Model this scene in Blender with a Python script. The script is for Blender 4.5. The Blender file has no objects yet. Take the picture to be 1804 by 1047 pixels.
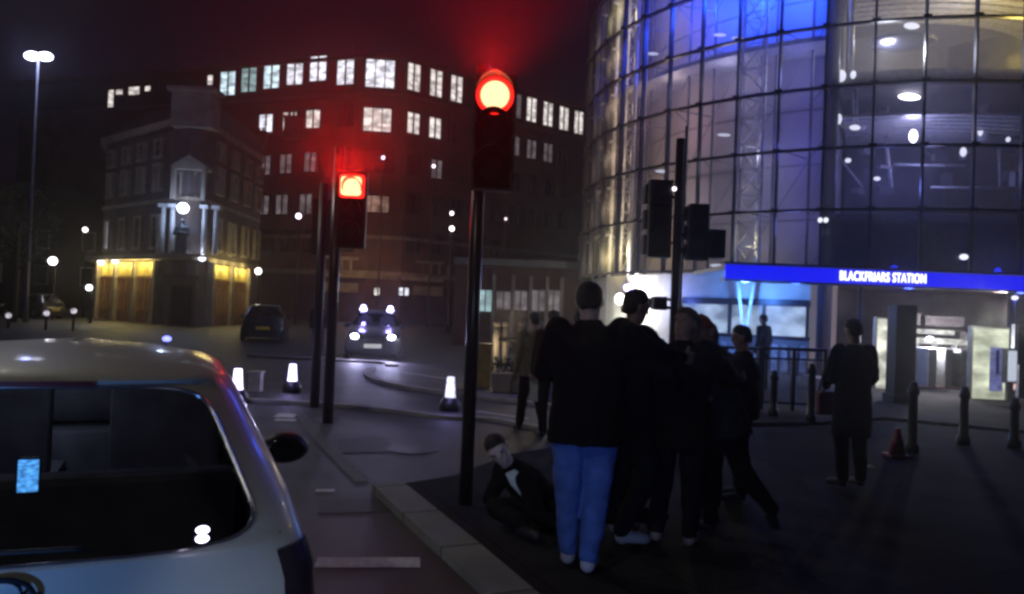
import bpy, bmesh, math, random
from mathutils import Vector, Matrix
random.seed(7)
sin, cos, pi, R = math.sin, math.cos, math.pi, math.radians
SC = bpy.context.scene
COL = SC.collection

# ------------------------------------------------------------------ camera, sky, exposure
CAM_H, FPX, PITCH, ROLL = 1.70, 1350.0, R(0.91), 0.040
cam_d = bpy.data.cameras.new('camera')
cam = bpy.data.objects.new('camera', cam_d)
COL.objects.link(cam)
cam_d.sensor_width = 36
cam_d.lens = 36*FPX/1804
cam_d.clip_end = 2000
cam_d.clip_start = 0.05
CM = Matrix.Rotation(pi/2+PITCH, 3, 'X') @ Matrix.Rotation(ROLL, 3, 'Z')
cam.matrix_world = Matrix.Translation((0, 0, CAM_H)) @ CM.to_4x4()
SC.camera = cam
SC.view_settings.view_transform = 'Standard'
SC.view_settings.look = 'None'
SC.view_settings.exposure = 0
SC.view_settings.gamma = 1
SC.render.engine = 'CYCLES'
SC.cycles.use_denoising = True
SC.cycles.max_bounces = 6
SC.cycles.diffuse_bounces = 2
SC.cycles.glossy_bounces = 4
SC.cycles.transparent_max_bounces = 16
SC.cycles.volume_bounces = 0
SC.cycles.sample_clamp_indirect = 4
SC.cycles.filter_width = 3.0

world = bpy.data.worlds.new('World')
SC.world = world
world.use_nodes = True
nt = world.node_tree
nt.nodes.clear()
wo = nt.nodes.new('ShaderNodeOutputWorld')
bg = nt.nodes.new('ShaderNodeBackground')
tc = nt.nodes.new('ShaderNodeTexCoord')
nz = nt.nodes.new('ShaderNodeTexNoise'); nz.inputs['Scale'].default_value = 2.2; nz.inputs['Detail'].default_value = 3
cr = nt.nodes.new('ShaderNodeValToRGB')
cr.color_ramp.elements[0].position = .35; cr.color_ramp.elements[0].color = (.0016, .0008, .0040, 1)
cr.color_ramp.elements[1].position = .75; cr.color_ramp.elements[1].color = (.0100, .0034, .0150, 1)
nt.links.new(tc.outputs['Generated'], nz.inputs['Vector'])
nt.links.new(nz.outputs['Fac'], cr.inputs['Fac'])
nt.links.new(cr.outputs['Color'], bg.inputs['Color'])
bg.inputs['Strength'].default_value = .5
nt.links.new(bg.outputs[0], wo.inputs['Surface'])


def ray(px, py):
    return (CM @ Vector(((px-902)/FPX, -(py-523.5)/FPX, -1))).normalized()


def AT(px, py, d):            # point seen there at ground distance d along the view
    r = ray(px, py)
    return Vector((0, 0, CAM_H)) + r*(d/r.y)


def G(px, py, z=0.0):         # point of the ground (or of a level z) seen there
    r = ray(px, py)
    return Vector((0, 0, CAM_H)) + r*((z-CAM_H)/r.z)


# ------------------------------------------------------------------ materials
def mat(name, base=(.1, .1, .1), rough=.6, metal=0., var=.25, nscale=8., bump=0., bscale=60., emit=None, estr=0., ev=0., espec=None, coat=0.):
    m = bpy.data.materials.new(name)
    m.use_nodes = True
    t = m.node_tree
    b = t.nodes['Principled BSDF']
    b.inputs['Roughness'].default_value = rough
    b.inputs['Metallic'].default_value = metal
    b.inputs['Coat Weight'].default_value = coat
    if espec is not None: b.inputs['Specular IOR Level'].default_value = espec
    b.inputs['Coat Roughness'].default_value = .08
    c = t.nodes.new('ShaderNodeTexCoord')
    n = t.nodes.new('ShaderNodeTexNoise'); n.inputs['Scale'].default_value = nscale; n.inputs['Detail'].default_value = 6
    t.links.new(c.outputs['Object'], n.inputs['Vector'])
    r = t.nodes.new('ShaderNodeValToRGB')
    r.color_ramp.elements[0].position = .3; r.color_ramp.elements[1].position = .7
    r.color_ramp.elements[0].color = (*[v*(1-var) for v in base], 1)
    r.color_ramp.elements[1].color = (*[min(1, v*(1+var)) for v in base], 1)
    t.links.new(n.outputs['Fac'], r.inputs['Fac'])
    t.links.new(r.outputs['Color'], b.inputs['Base Color'])
    if bump:
        n2 = t.nodes.new('ShaderNodeTexNoise'); n2.inputs['Scale'].default_value = bscale; n2.inputs['Detail'].default_value = 4
        t.links.new(c.outputs['Object'], n2.inputs['Vector'])
        bp = t.nodes.new('ShaderNodeBump'); bp.inputs['Strength'].default_value = bump; bp.inputs['Distance'].default_value = .02
        t.links.new(n2.outputs['Fac'], bp.inputs['Height'])
        t.links.new(bp.outputs['Normal'], b.inputs['Normal'])
    if emit:
        b.inputs['Emission Color'].default_value = (*emit, 1)
        b.inputs['Emission Strength'].default_value = estr
        if ev:
            n3 = t.nodes.new('ShaderNodeTexNoise'); n3.inputs['Scale'].default_value = ev; n3.inputs['Detail'].default_value = 2
            oi = t.nodes.new('ShaderNodeObjectInfo'); mp = t.nodes.new('ShaderNodeMapping'); mp.inputs['Scale'].default_value = (1.3, 1.3, 2.6)
            ml = t.nodes.new('ShaderNodeMath'); ml.operation = 'MULTIPLY'; ml.inputs[1].default_value = 50
            t.links.new(oi.outputs['Random'], ml.inputs[0]); t.links.new(c.outputs['Object'], mp.inputs['Vector']); t.links.new(ml.outputs[0], mp.inputs['Location'])
            t.links.new(mp.outputs[0], n3.inputs['Vector'])
            mr = t.nodes.new('ShaderNodeMapRange')
            mr.inputs['From Min'].default_value = .35; mr.inputs['From Max'].default_value = .68
            mr.inputs['To Min'].default_value = estr*.40; mr.inputs['To Max'].default_value = estr*1.35
            t.links.new(n3.outputs['Fac'], mr.inputs['Value'])
            t.links.new(mr.outputs[0], b.inputs['Emission Strength'])
    return m


def glow(name, c, s, ev=0.):
    return mat(name, (.04, .04, .04), .5, emit=c, estr=s, ev=ev)


def glass_mat(name, tint=(.7, .75, .8), refl=.12, rough=.04, haze=0., hcol=(.3, .3, .35)):
    m = bpy.data.materials.new(name); m.use_nodes = True
    t = m.node_tree; t.nodes.clear()
    o = t.nodes.new('ShaderNodeOutputMaterial')
    tr = t.nodes.new('ShaderNodeBsdfTransparent'); tr.inputs[0].default_value = (*tint, 1)
    gl = t.nodes.new('ShaderNodeBsdfGlossy'); gl.inputs['Roughness'].default_value = rough
    fr = t.nodes.new('ShaderNodeFresnel'); fr.inputs[0].default_value = 1.5
    mr = t.nodes.new('ShaderNodeMath'); mr.operation = 'MULTIPLY'; mr.inputs[1].default_value = refl/.04*.5
    mr.use_clamp = True
    if haze: mr.operation = 'ADD'; mr.inputs[0].default_value = refl; mr.inputs[1].default_value = 0
    else: t.links.new(fr.outputs[0], mr.inputs[0])
    mx = t.nodes.new('ShaderNodeMixShader')
    t.links.new(mr.outputs[0], mx.inputs[0]); t.links.new(tr.outputs[0], mx.inputs[1]); t.links.new(gl.outputs[0], mx.inputs[2])
    last = mx
    if haze:
        d = t.nodes.new('ShaderNodeBsdfTranslucent'); d.inputs[0].default_value = (*hcol, 1)
        m2 = t.nodes.new('ShaderNodeMixShader'); m2.inputs[0].default_value = haze
        t.links.new(mx.outputs[0], m2.inputs[1]); t.links.new(d.outputs[0], m2.inputs[2])
        last = m2
    t.links.new(last.outputs[0], o.inputs['Surface'])
    return m


M = dict(
    asphalt=mat('asphalt', (.052, .050, .053), .55, var=.42, nscale=1.1, bump=.5, bscale=90),
    paving=mat('paving', (.026, .024, .026), .85, var=.3, nscale=.8, bump=.4, bscale=30),
    granite=mat('granite', (.19, .185, .18), .75, var=.2, nscale=5, bump=.3),
    paint=mat('road_paint', (.55, .55, .55), .6, var=.25, nscale=20, bump=.2),
    brick=mat('brick', (.16, .08, .07), .85, var=.3, nscale=.6, bump=.3, bscale=12),
    stone=mat('stone', (.33, .29, .24), .8, var=.25, nscale=1.2, bump=.3, bscale=14),
    dstone=mat('dark_stone', (.12, .10, .10), .85, var=.3, nscale=1.0, bump=.3, bscale=14),
    slate=mat('slate', (.05, .05, .055), .6, var=.3, nscale=2),
    black=mat('black_metal', (.008, .008, .009), .45, var=.3),
    blackp=mat('black_plastic', (.012, .012, .012), .5, var=.2),
    steel=mat('steel', (.35, .36, .38), .35, .8, var=.2),
    greym=mat('grey_metal', (.16, .16, .17), .5, .3, var=.2),
    darkw=mat('dark_window', (.01, .01, .012), .12, var=.2),
    pole=mat('pole_paint', (.014, .013, .014), .3, .2, var=.3),
    seat=mat('seat_cloth', (.09, .09, .10), .9, espec=.1),
    rubber=mat('rubber', (.015, .015, .015), .8),
    white=mat('white_paint', (.6, .6, .6), .5, var=.1),
    skin=mat('skin', (.42, .27, .21), .55, var=.1, nscale=20),
    mauve=mat('mauve_wall', (.30, .27, .30), .7, var=.12, nscale=.8),
    frit=glass_mat('fritted_glass', (.86, .86, .90), .035, .08, .12, (.5, .5, .56)),
    carglass=glass_mat('car_glass', (.72, .74, .78), .10, .02),
    clear=glass_mat('clear_glass', (.85, .87, .9), .10, .03),
)

# ------------------------------------------------------------------ object helpers


def tag(o, label=None, cat=None, group=None, kind=None):
    if label: o['label'] = label
    if cat: o['category'] = cat
    if group: o['group'] = group
    if kind: o['kind'] = kind
    return o


def thing(name, label, cat, loc=(0, 0, 0), rz=0., group=None):
    o = bpy.data.objects.new(name, None)
    o.empty_display_size = .1
    COL.objects.link(o)
    o.location = loc; o.rotation_euler = (0, 0, rz)
    return tag(o, label, cat, group)


class MB:
    def __init__(s): s.v = []; s.f = []; s.sm = []

    def add(s, vs, fs, smooth=False):
        b = len(s.v); s.v += [tuple(v) for v in vs]
        for f in fs: s.f.append(tuple(b+i for i in f)); s.sm.append(smooth)
        return s

    def box(s, c, d, rz=0., ax=None):
        cx, cy, cz = c; hx, hy, hz = d[0]/2, d[1]/2, d[2]/2
        vs = []
        for i in (-1, 1):
            for j in (-1, 1):
                for k in (-1, 1):
                    x, y = i*hx, j*hy
                    vs.append((cx+x*cos(rz)-y*sin(rz), cy+x*sin(rz)+y*cos(rz), cz+k*hz))
        return s.add(vs, [(0, 1, 3, 2), (4, 6, 7, 5), (0, 4, 5, 1), (2, 3, 7, 6), (0, 2, 6, 4), (1, 5, 7, 3)])

    def tube(s, pts, r, n=10, caps=True, smooth=True):
        pts = [Vector(p) for p in pts]
        rs = r if isinstance(r, (list, tuple)) else [r]*len(pts)
        vs = []; up = Vector((0, 0, 1))
        d0 = (pts[1]-pts[0]).normalized()
        a = d0.cross(up) if abs(d0.dot(up)) < .95 else d0.cross(Vector((0, 1, 0)))
        a.normalize()
        for i, p in enumerate(pts):
            d = (pts[min(i+1, len(pts)-1)]-pts[max(i-1, 0)]).normalized()
            a = (a-d*a.dot(d)).normalized(); b = d.cross(a)
            for k in range(n):
                t = 2*pi*k/n
                vs.append(p+(a*cos(t)+b*sin(t))*rs[i])
        fs = []
        for i in range(len(pts)-1):
            for k in range(n):
                fs.append((i*n+k, i*n+(k+1) % n, (i+1)*n+(k+1) % n, (i+1)*n+k))
        s.add(vs, fs, smooth)
        if caps:
            b = len(s.v)-len(vs)
            s.f.append(tuple(b+k for k in range(n))[::-1]); s.sm.append(False)
            s.f.append(tuple(b+(len(pts)-1)*n+k for k in range(n))); s.sm.append(False)
        return s

    def ball(s, c, r, n=14, m=8):
        rx, ry, rz = r if isinstance(r, (tuple, list)) else (r, r, r)
        vs = [(c[0], c[1], c[2]-rz)]
        for i in range(1, m):
            t = -pi/2+pi*i/m
            for k in range(n):
                u = 2*pi*k/n
                vs.append((c[0]+rx*cos(t)*cos(u), c[1]+ry*cos(t)*sin(u), c[2]+rz*sin(t)))
        vs.append((c[0], c[1], c[2]+rz))
        fs = []
        for k in range(n):
            fs.append((0, 1+(k+1) % n, 1+k))
            for i in range(m-2):
                a = 1+i*n
                fs.append((a+k, a+(k+1) % n, a+n+(k+1) % n, a+n+k))
            fs.append((1+(m-2)*n+k, 1+(m-2)*n+(k+1) % n, len(vs)-1))
        return s.add(vs, fs, True)

    def prism(s, poly, z0, z1):            # plan polygon (list of (x,y)) extruded
        n = len(poly)
        vs = [(x, y, z0) for x, y in poly]+[(x, y, z1) for x, y in poly]
        fs = [(i, (i+1) % n, n+(i+1) % n, n+i) for i in range(n)]
        fs += [tuple(range(n))[::-1], tuple(range(n, 2*n))]
        return s.add(vs, fs)

    def build(s, name, m, parent=None, bevel=0., rz=None, loc=None):
        me = bpy.data.meshes.new(name)
        me.from_pydata(s.v, [], s.f); me.update()
        me.polygons.foreach_set('use_smooth', s.sm)
        bm = bmesh.new(); bm.from_mesh(me)
        bmesh.ops.recalc_face_normals(bm, faces=bm.faces)
        if bevel:
            bmesh.ops.bevel(bm, geom=[e for e in bm.edges if len(e.link_faces) == 2 and e.calc_face_angle(0) > .6], offset=bevel, segments=2, profile=.6, affect='EDGES')
        bm.to_mesh(me); bm.free()
        me.materials.append(m)
        o = bpy.data.objects.new(name, me); COL.objects.link(o)
        if parent: o.parent = parent
        if loc: o.location = loc
        if rz is not None: o.rotation_euler = (0, 0, rz)
        return o


def lamp(name, kind, loc, col, power, rad=.1, rot=None, parent=None, **kw):
    l = bpy.data.lights.new(name, kind)
    l.color = col; l.energy = power
    if kind in ('POINT', 'SPOT'): l.shadow_soft_size = rad
    for k, v in kw.items(): setattr(l, k, v)
    o = bpy.data.objects.new(name, l); COL.objects.link(o)
    o.location = loc
    if rot is not None: o.rotation_euler = rot
    if parent: o.parent = parent
    return o


def aim(o, target):
    d = Vector(target)-o.location
    o.rotation_euler = d.to_track_quat('-Z', 'Y').to_euler()


def copy_tree(o, parent=None, depth=0):
    c = o.copy(); COL.objects.link(c)
    if parent: c.parent = parent
    if depth == 0:
        for k in ('label',):
            if k in c: del c[k]
    for ch in list(o.children): copy_tree(ch, c, depth+1)
    return c


# ------------------------------------------------------------------ ground
TH = math.atan2(313-902, FPX)                     # heading of the road, left of the view
U = Vector((sin(TH), cos(TH), 0)); V = Vector((cos(TH), -sin(TH), 0))

def slabs(name, base, bw, bh, mortar=.012, rough=.92, dark=.45):
    m = mat(name, base, rough, var=.35, nscale=.9, bump=.3, bscale=40, espec=.08)
    t = m.node_tree; b = t.nodes['Principled BSDF']
    c = t.nodes.new('ShaderNodeTexCoord'); mp = t.nodes.new('ShaderNodeMapping'); mp.inputs['Rotation'].default_value = (0, 0, TH+pi/2)
    br = t.nodes.new('ShaderNodeTexBrick'); br.inputs['Scale'].default_value = 1; br.inputs['Brick Width'].default_value = bw; br.inputs['Row Height'].default_value = bh
    br.inputs['Mortar Size'].default_value = mortar; br.inputs['Color1'].default_value = (1, 1, 1, 1); br.inputs['Color2'].default_value = (.72, .72, .72, 1); br.inputs['Mortar'].default_value = (dark, dark, dark, 1)
    mx = t.nodes.new('ShaderNodeMix'); mx.data_type = 'RGBA'; mx.blend_type = 'MULTIPLY'; mx.inputs[0].default_value = 1
    src = b.inputs['Base Color'].links[0].from_socket
    t.links.new(c.outputs['Object'], mp.inputs[0]); t.links.new(mp.outputs[0], br.inputs['Vector'])
    t.links.new(src, mx.inputs[6]); t.links.new(br.outputs['Color'], mx.inputs[7]); t.links.new(mx.outputs[2], b.inputs['Base Color'])
    return m


M['paving'] = slabs('paving_slabs', (.028, .026, .027), .62, .42)
M['granite'] = slabs('kerb_stones', (.23, .225, .215), .9, 4.0, .014, .75, .3)
g = MB(); g.add([(-400, -60, 0), (400, -60, 0), (400, 500, 0), (-400, 500, 0)], [(0, 1, 2, 3)])
tag(g.build('road', M['asphalt']), kind='structure')


def flat(name, pts, m, z0, h, kind='structure', bevel=0.):
    mb = MB(); mb.prism([(p.x, p.y) for p in pts], z0, z0+h)
    o = mb.build(name, m, bevel=bevel)
    if kind: tag(o, kind=kind)
    return o


KB = .07
# near pavement at the right, with its pale granite kerb
kl = [(1010, 1180), (870, 1047), (760, 949), (700, 895), (655, 852)]
kr = [(1110, 1180), (952, 1047), (843, 955), (768, 895), (712, 850)]
kL = [G(*p, z=KB) for p in kl]; kR = [G(*p, z=KB) for p in kr]
ext = -U*6
kL = [kL[0]+ext]+kL; kR = [kR[0]+ext]+kR
mb = MB()
n = len(kL)
vs = [(p.x, p.y, -.02) for p in kL]+[(p.x, p.y, KB) for p in kL]+[(p.x, p.y, KB) for p in kR]+[(p.x, p.y, -.02) for p in kR]
fs = []
for i in range(n-1):
    for k in range(3): fs.append((k*n+i, k*n+i+1, (k+1)*n+i+1, (k+1)*n+i))
fs += [(0, n, 2*n, 3*n), (n-1, 4*n-1, 3*n-1, 2*n-1)]
mb.add(vs, fs)
tag(mb.build('kerb', M['granite']), kind='structure')
edge = [(800, 838), (900, 800), (1040, 778), (1200, 764), (1330, 754), (1450, 750), (1560, 741), (1804, 765)]
pv = [p.copy() for p in kR]+[G(*p, z=KB-.012) for p in edge]+[Vector((30, 9, 0)), Vector((30, -8, 0))]
flat('pavement', pv, M['paving'], -.02, KB+.012)
# plaza before the station
pl = [G(*p) for p in [(1260, 752), (1430, 752), (1560, 742), (1804, 766)]]+[Vector((60, 14, 0)), Vector((60, 60, 0)), Vector((4, 60, 0)), G(1010, 690), G(1100, 715)]
flat('plaza', pl, slabs('plaza_slabs', (.085, .07, .068), .6, .6), -.02, .09)


# far kerb lines and markings
def strip(name, px, w, m, z=.004, h=None, par=None):
    pts = [G(*p) for p in px]
    mb = MB(); L = []; Rr = []
    for i, p in enumerate(pts):
        d = (pts[min(i+1, len(pts)-1)]-pts[max(i-1, 0)]).normalized()
        nrm = Vector((-d.y, d.x, 0))*(w/2)
        L.append(p+nrm); Rr.append(p-nrm)
    if h:
        n = len(pts)
        vs = [(p.x, p.y, -.01) for p in L]+[(p.x, p.y, h) for p in L]+[(p.x, p.y, h) for p in Rr]+[(p.x, p.y, -.01) for p in Rr]
        fs = []
        for i in range(n-1):
            for k in range(3): fs.append((k*n+i, k*n+i+1, (k+1)*n+i+1, (k+1)*n+i))
        fs += [(0, n, 2*n, 3*n), (n-1, 4*n-1, 3*n-1, 2*n-1)]
    else:
        n = len(pts)
        vs = [(p.x, p.y, z) for p in L]+[(p.x, p.y, z) for p in Rr]
        fs = [(i, i+1, n+i+1, n+i) for i in range(n-1)]
    mb.add(vs, fs)
    return tag(mb.build(name, m), kind='structure')


def smooth(pts, k=6):
    out = []
    P = [pts[0]]+list(pts)+[pts[-1]]
    for i in range(1, len(P)-2):
        for j in range(k):
            t = j/k
            out.append(tuple(.5*((2*P[i][a])+(-P[i-1][a]+P[i+1][a])*t+(2*P[i-1][a]-5*P[i][a]+4*P[i+1][a]-P[i+2][a])*t*t+(-P[i-1][a]+3*P[i][a]-3*P[i+1][a]+P[i+2][a])*t**3) for a in (0, 1)))
    return out+[pts[-1]]


KM = mat('far_kerb', (.26, .24, .23), .7, var=.3, nscale=2)
strip('crossing_kerb', smooth([(400, 706), (470, 709), (590, 716), (700, 727), (790, 738), (870, 742), (960, 758), (1060, 762)]), .16, KM, h=.05)
strip('curved_kerb', smooth([(655, 652), (648, 660), (665, 672), (740, 688), (850, 702), (1000, 722)]), .22, KM, h=.06)
strip('island_kerb', smooth([(830, 694), (900, 702), (1010, 712)]), .3, KM, h=.05)
strip('far_side_kerb', smooth([(440, 628), (590, 636), (680, 641), (690, 646)]), .35, KM, h=.06)
RM = [
    ([(556, 992), (740, 992)], .20), ([(556, 865), (590, 865)], .10), ([(486, 732), (522, 733)], .42), ([(484, 740), (521, 741)], .2),
    ([(700, 655), (790, 668)], .12), ([(840, 725), (930, 738)], .1)]
for px, w in RM: strip('road_marking', px, w, M['paint'], z=.005)
strip('worn_road_line', [(500, 690), (560, 770), (640, 850)], .16, mat('worn_paint', (.10, .10, .10), .6, var=.4, nscale=10), z=.005)


patch = mat('asphalt_patch', (.034, .033, .036), .6, var=.3, nscale=3, bump=.5, bscale=90)
flat('road_patch', [G(600, 800), G(700, 796), G(672, 770), G(596, 774)], patch, 0, .004)
flat('road_patch', [G(560, 905), G(700, 902), G(675, 880), G(565, 882)], patch, 0, .004)
mh = thing('manhole_cover', 'round iron manhole cover in the road left of nearer signal pole', 'manhole cover', G(728, 792))
mb = MB(); mb.tube([(0, 0, 0), (0, 0, .006)], .30, 28); mb.build('cover', mat('cast_iron', (.03, .03, .03), .45, .6, bump=.6, bscale=40), mh)

# ------------------------------------------------------------------ office block
WIN = [glow('lit_window_%d' % i, c, s, ev=1.1) for i, (c, s) in enumerate([
    ((.55, .72, .80), 1.5), ((.78, .80, .90), 1.5), ((.85, .78, .74), 1.1), ((.60, .52, .56), .20), ((.75, .45, .35), .35), ((.5, .75, .78), .55)])]
of = thing('office_building', 'wide dark brick office block, top storey a lit band of paired windows', 'office building', (-11.4, 66, 0))
OFO = Vector((-11.4, 66, 0))


def local(p, o): return (p[0]-o[0], p[1]-o[1])


A_ = [(-52, 79.5), (-12.7, 66.1), (-9.7, 66.4), (14.5, 87)]
body = [local(p, OFO) for p in A_+[(14.5, 100), (-52, 100)]]
mb = MB(); mb.prism(body, 0, 20.0)
mb.build('wall', M['brick'], of)
mb = MB(); mb.prism([(x*1.004, y-.05 if y < 20 else y) for x, y in body], 20.0, 22.95); mb.build('top_storey', mat('dark_cladding', (.03, .03, .035), .5), of)
mb = MB()
mb.prism([(x*1.01, y-.35 if y < 20 else y) for x, y in body], 22.95, 23.25)
mb.prism([(x*1.01, y-.3 if y < 20 else y) for x, y in body], 19.6, 19.98)
mb.build('cornice', M['dstone'], of)
mb = MB(); mb.prism([(x*1.012, y-.4 if y < 20 else y) for x, y in body], 4.1, 4.5); mb.prism([(x*1.01, y-.3 if y < 20 else y) for x, y in body], 7.3, 7.6)
mb.build('string_course', M['stone'], of)
for (x, y, z) in [(-15.5, 70, 24.7), (-2, 78, 24.2), (5, 84, 24.2)]:
    mb = MB(); mb.tube([(x-OFO.x, y-OFO.y, 23.2), (x-OFO.x, y-OFO.y, z+.9)], [.08, .03], 6); mb.build('roof_mast', M['greym'], of)
mb = MB(); mb.box((4, 14, 24), (8, 5, 1.5)); mb.box((-18, 18, 24), (6, 5, 1.6)); mb.build('plant_room', M['slate'], of)


def seg_hit(px, py, a, b):
    r = ray(px, py)
    ax, ay = a; dx, dy = b[0]-ax, b[1]-ay
    # t*r.x = ax+s*dx ; t*r.y = ay+s*dy
    det = r.x*(-dy)+dx*r.y
    t = (ax*(-dy)+dx*ay)/det
    s = (r.x*ay-r.y*ax)/det
    return t, s, CAM_H+r.z*t


def office_window(seg, px, py, w, h, m, panes=2, name='window'):
    a, b = A_[seg], A_[seg+1]
    t, s, z = seg_hit(px, py, a, b)
    d = Vector((b[0]-a[0], b[1]-a[1], 0)); L = d.length; d.normalize()
    nrm = Vector((d.y, -d.x, 0))
    if nrm.y > 0: nrm = -nrm
    c = Vector((a[0], a[1], 0))+d*(s*L)
    c.z = 0
    rz = math.atan2(d.y, d.x)
    fr = MB(); cc = c-OFO
    lit = m is not None
    # recessed frame: four bars and mullions
    o1 = cc+nrm*.10
    for (du, dz, su, sz) in [(-w/2, 0, .09, h), (w/2, 0, .09, h), (0, h/2, w+.09, .1), (0, -h/2, w+.2, .12)]:
        p = o1+d*du; fr.box((p.x, p.y, z+dz), (su, .16, sz), rz)
    for k in range(1, panes):
        p = o1+d*(-w/2+w*k/panes); fr.box((p.x, p.y, z), (.14 if panes == 2 else .08, .12, h), rz)
    fo = fr.build(name, M['black'] if seg < 3 else M['black'], of)
    gl = MB(); p = cc+nrm*.065
    gl.box((p.x, p.y, z), (w-.04, .04, h-.06), rz)
    gl.build('pane', m if lit else M['darkw'], fo)


left1 = [403, 440, 480, 521, 562, 610]
lit_l = [0, 5, 0, 1, 1, 1]
for i, px in enumerate(left1):
    y = 148-(px-403)*.165 if px < 600 else 128
    office_window(0, px, y, 1.75, 2.3, WIN[lit_l[i]])
office_window(0, 372, 142, .7, 1.0, WIN[2], 1)
for px, y, w, h in [(197, 178, .8, 2.2), (212, 163, 1.0, .6), (238, 161, 1.5, .9), (262, 157, .8, .6)]: office_window(0, px, y, w, h, WIN[2], 1)
office_window(1, 670, 131, 2.5, 2.5, WIN[1], 3)
office_window(1, 665, 212, 2.4, 2.1, WIN[2], 3)
office_window(1, 668, 285, 2.4, 1.9, None, 3)
office_window(1, 662, 360, 2.3, 1.5, WIN[4], 3)
for i, (px, m) in enumerate([(728, 2), (767, 2), (803, 2), (870, 2), (908, 3), (935, 2), (964, 2), (992, 2), (1018, 2)]):
    y = 137+(px-728)*.275
    office_window(2, px, y, 1.35, 2.45, WIN[m])
for i, px in enumerate([470, 512, 553, 610]):
    m = [WIN[1], WIN[2], WIN[2], None][i]
    office_window(0, px, 218-(px-470)*.09, 1.5, 1.7, m)
for px, m in [(727, WIN[2]), (765, WIN[2]), (800, None), (838, None), (872, None), (905, WIN[3]), (935, WIN[3]), (964, WIN[3]), (990, None)]:
    office_window(2, px, 218+(px-727)*.22, 1.3, 1.9, m)
for px, m in [(468, WIN[3]), (505, WIN[3]), (548, WIN[3]), (610, None)]: office_window(0, px, 292-(px-468)*.07, 1.3, 1.8, m)
for px, m in [(465, WIN[3]), (498, WIN[3]), (540, WIN[3]), (605, None)]: office_window(0, px, 362-(px-468)*.03, 1.3, 1.8, m)
for r_, y0 in enumerate([292, 360]):
    for px in [727, 768, 802, 838, 872, 905, 935, 964, 990]:
        office_window(2, px, y0+(px-727)*(.16-.05*r_), 1.2, 1.7, WIN[3] if (px, r_) in ((768, 0),) else None)
for px in [470, 510, 550, 610]: office_window(0, px, 425, 1.5, 1.8, None)
for px in [727, 768, 802, 838, 872]: office_window(2, px, 428+(px-727)*.05, 1.2, 1.7, None)
# stone base under the string course with lit small windows
for px, w, m in [(664, .55, 2), (710, 1.1, 1), (742, .8, 1)]: office_window(1 if px < 680 else 2, px, 514, w, .75, WIN[m], 2 if w > 1 else 1)
mb = MB()
a, b = Vector((*A_[1], 0)), Vector((*A_[2], 0))
for k in range(14):
    p = Vector((-15.6, 67.4, 0)).lerp(Vector((-5.8, 69.6, 0)), k/13)-OFO
    mb = MB(); mb.box((p.x, p.y-1.2, 5.0), (.16, .16, .9)); mb.build('baluster', M['stone'], of)
mb = MB()
mb.box((0, 1.0, 5.55), (10.6, .5, .22), .2); mb.box((0, 1.0, 3.0), (10.6, .6, .8), .2); mb.box((0, .8, 4.0), (10.6, 1.4, .3), .2)
mb.build('balcony', M['stone'], of)
lamp('uplight', 'POINT', (-13.5, 62.5, 5.2), (1, .58, .26), 110, .3)
lamp('uplight', 'POINT', (-9.0, 62.5, 4.2), (1, .5, .3), 50, .3)

# shopfront block low behind the crossing (bright panes)
sf = thing('shop', 'low dark shop block with a row of five tall pale lit windows', 'shop', tuple(AT(920, 600, 34)*1)[:2]+(0,))
sfo = sf.location.copy()
mb = MB(); mb.box((0, 1.6, 1.95), (6.2, 3, 3.9)); mb.build('wall', mat('dark_red_brick', (.045, .022, .02), .85, espec=.1), sf)
mb = MB(); mb.box((0, .0, 3.75), (6.3, .35, .3)); mb.build('cornice', M['slate'], sf)
for px, h_, m in [(855, 1.0, 5), (887, .85, 3), (917, .9, 3), (949, .95, 3), (975, .95, 3)]:
    p = AT(px, 530, 34.02)-sfo
    mb = MB()
    for dx in (-.33, 0, .33): mb.box((p.x+dx, .02, p.z), (.05, .12, h_+.1))
    for dz in (-h_/2, h_/2): mb.box((p.x, .02, p.z+dz), (.74, .13, .06))
    w = mb.build('window', M['black'], sf)
    mb = MB(); mb.box((p.x, .06, p.z), (.66, .05, h_)); mb.build('pane', WIN[m], w)
for px in (868, 902, 933, 962, 988):
    p = AT(px, 560, 33.9)-sfo
    mb = MB(); mb.box((p.x, -.12, 1.6), (.16, .16, 3.2)); mb.build('pilaster', M['dstone'], sf)

# ------------------------------------------------------------------ corner pub
PO = AT(323, 575, 43.0); PO.z = 0
pub = thing('corner_pub', 'narrow dark wedge shaped pub with yellow lit ground floor front', 'pub', PO)


def P2(px, d): q = AT(px, 520, d); return (q.x-PO.x, q.y-PO.y)


nose = [P2(288, 44.2), P2(300, 43.4), P2(323, 43.0), P2(346, 43.4), P2(360, 44.2)]
foot = [P2(176, 50.0)]+nose+[P2(452, 54.0)]+[P2(440, 62), P2(215, 62)]


def offs(poly, k, cx=0, cy=8): return [(cx+(x-cx)*k, cy+(y-cy)*k) for x, y in poly]


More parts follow.
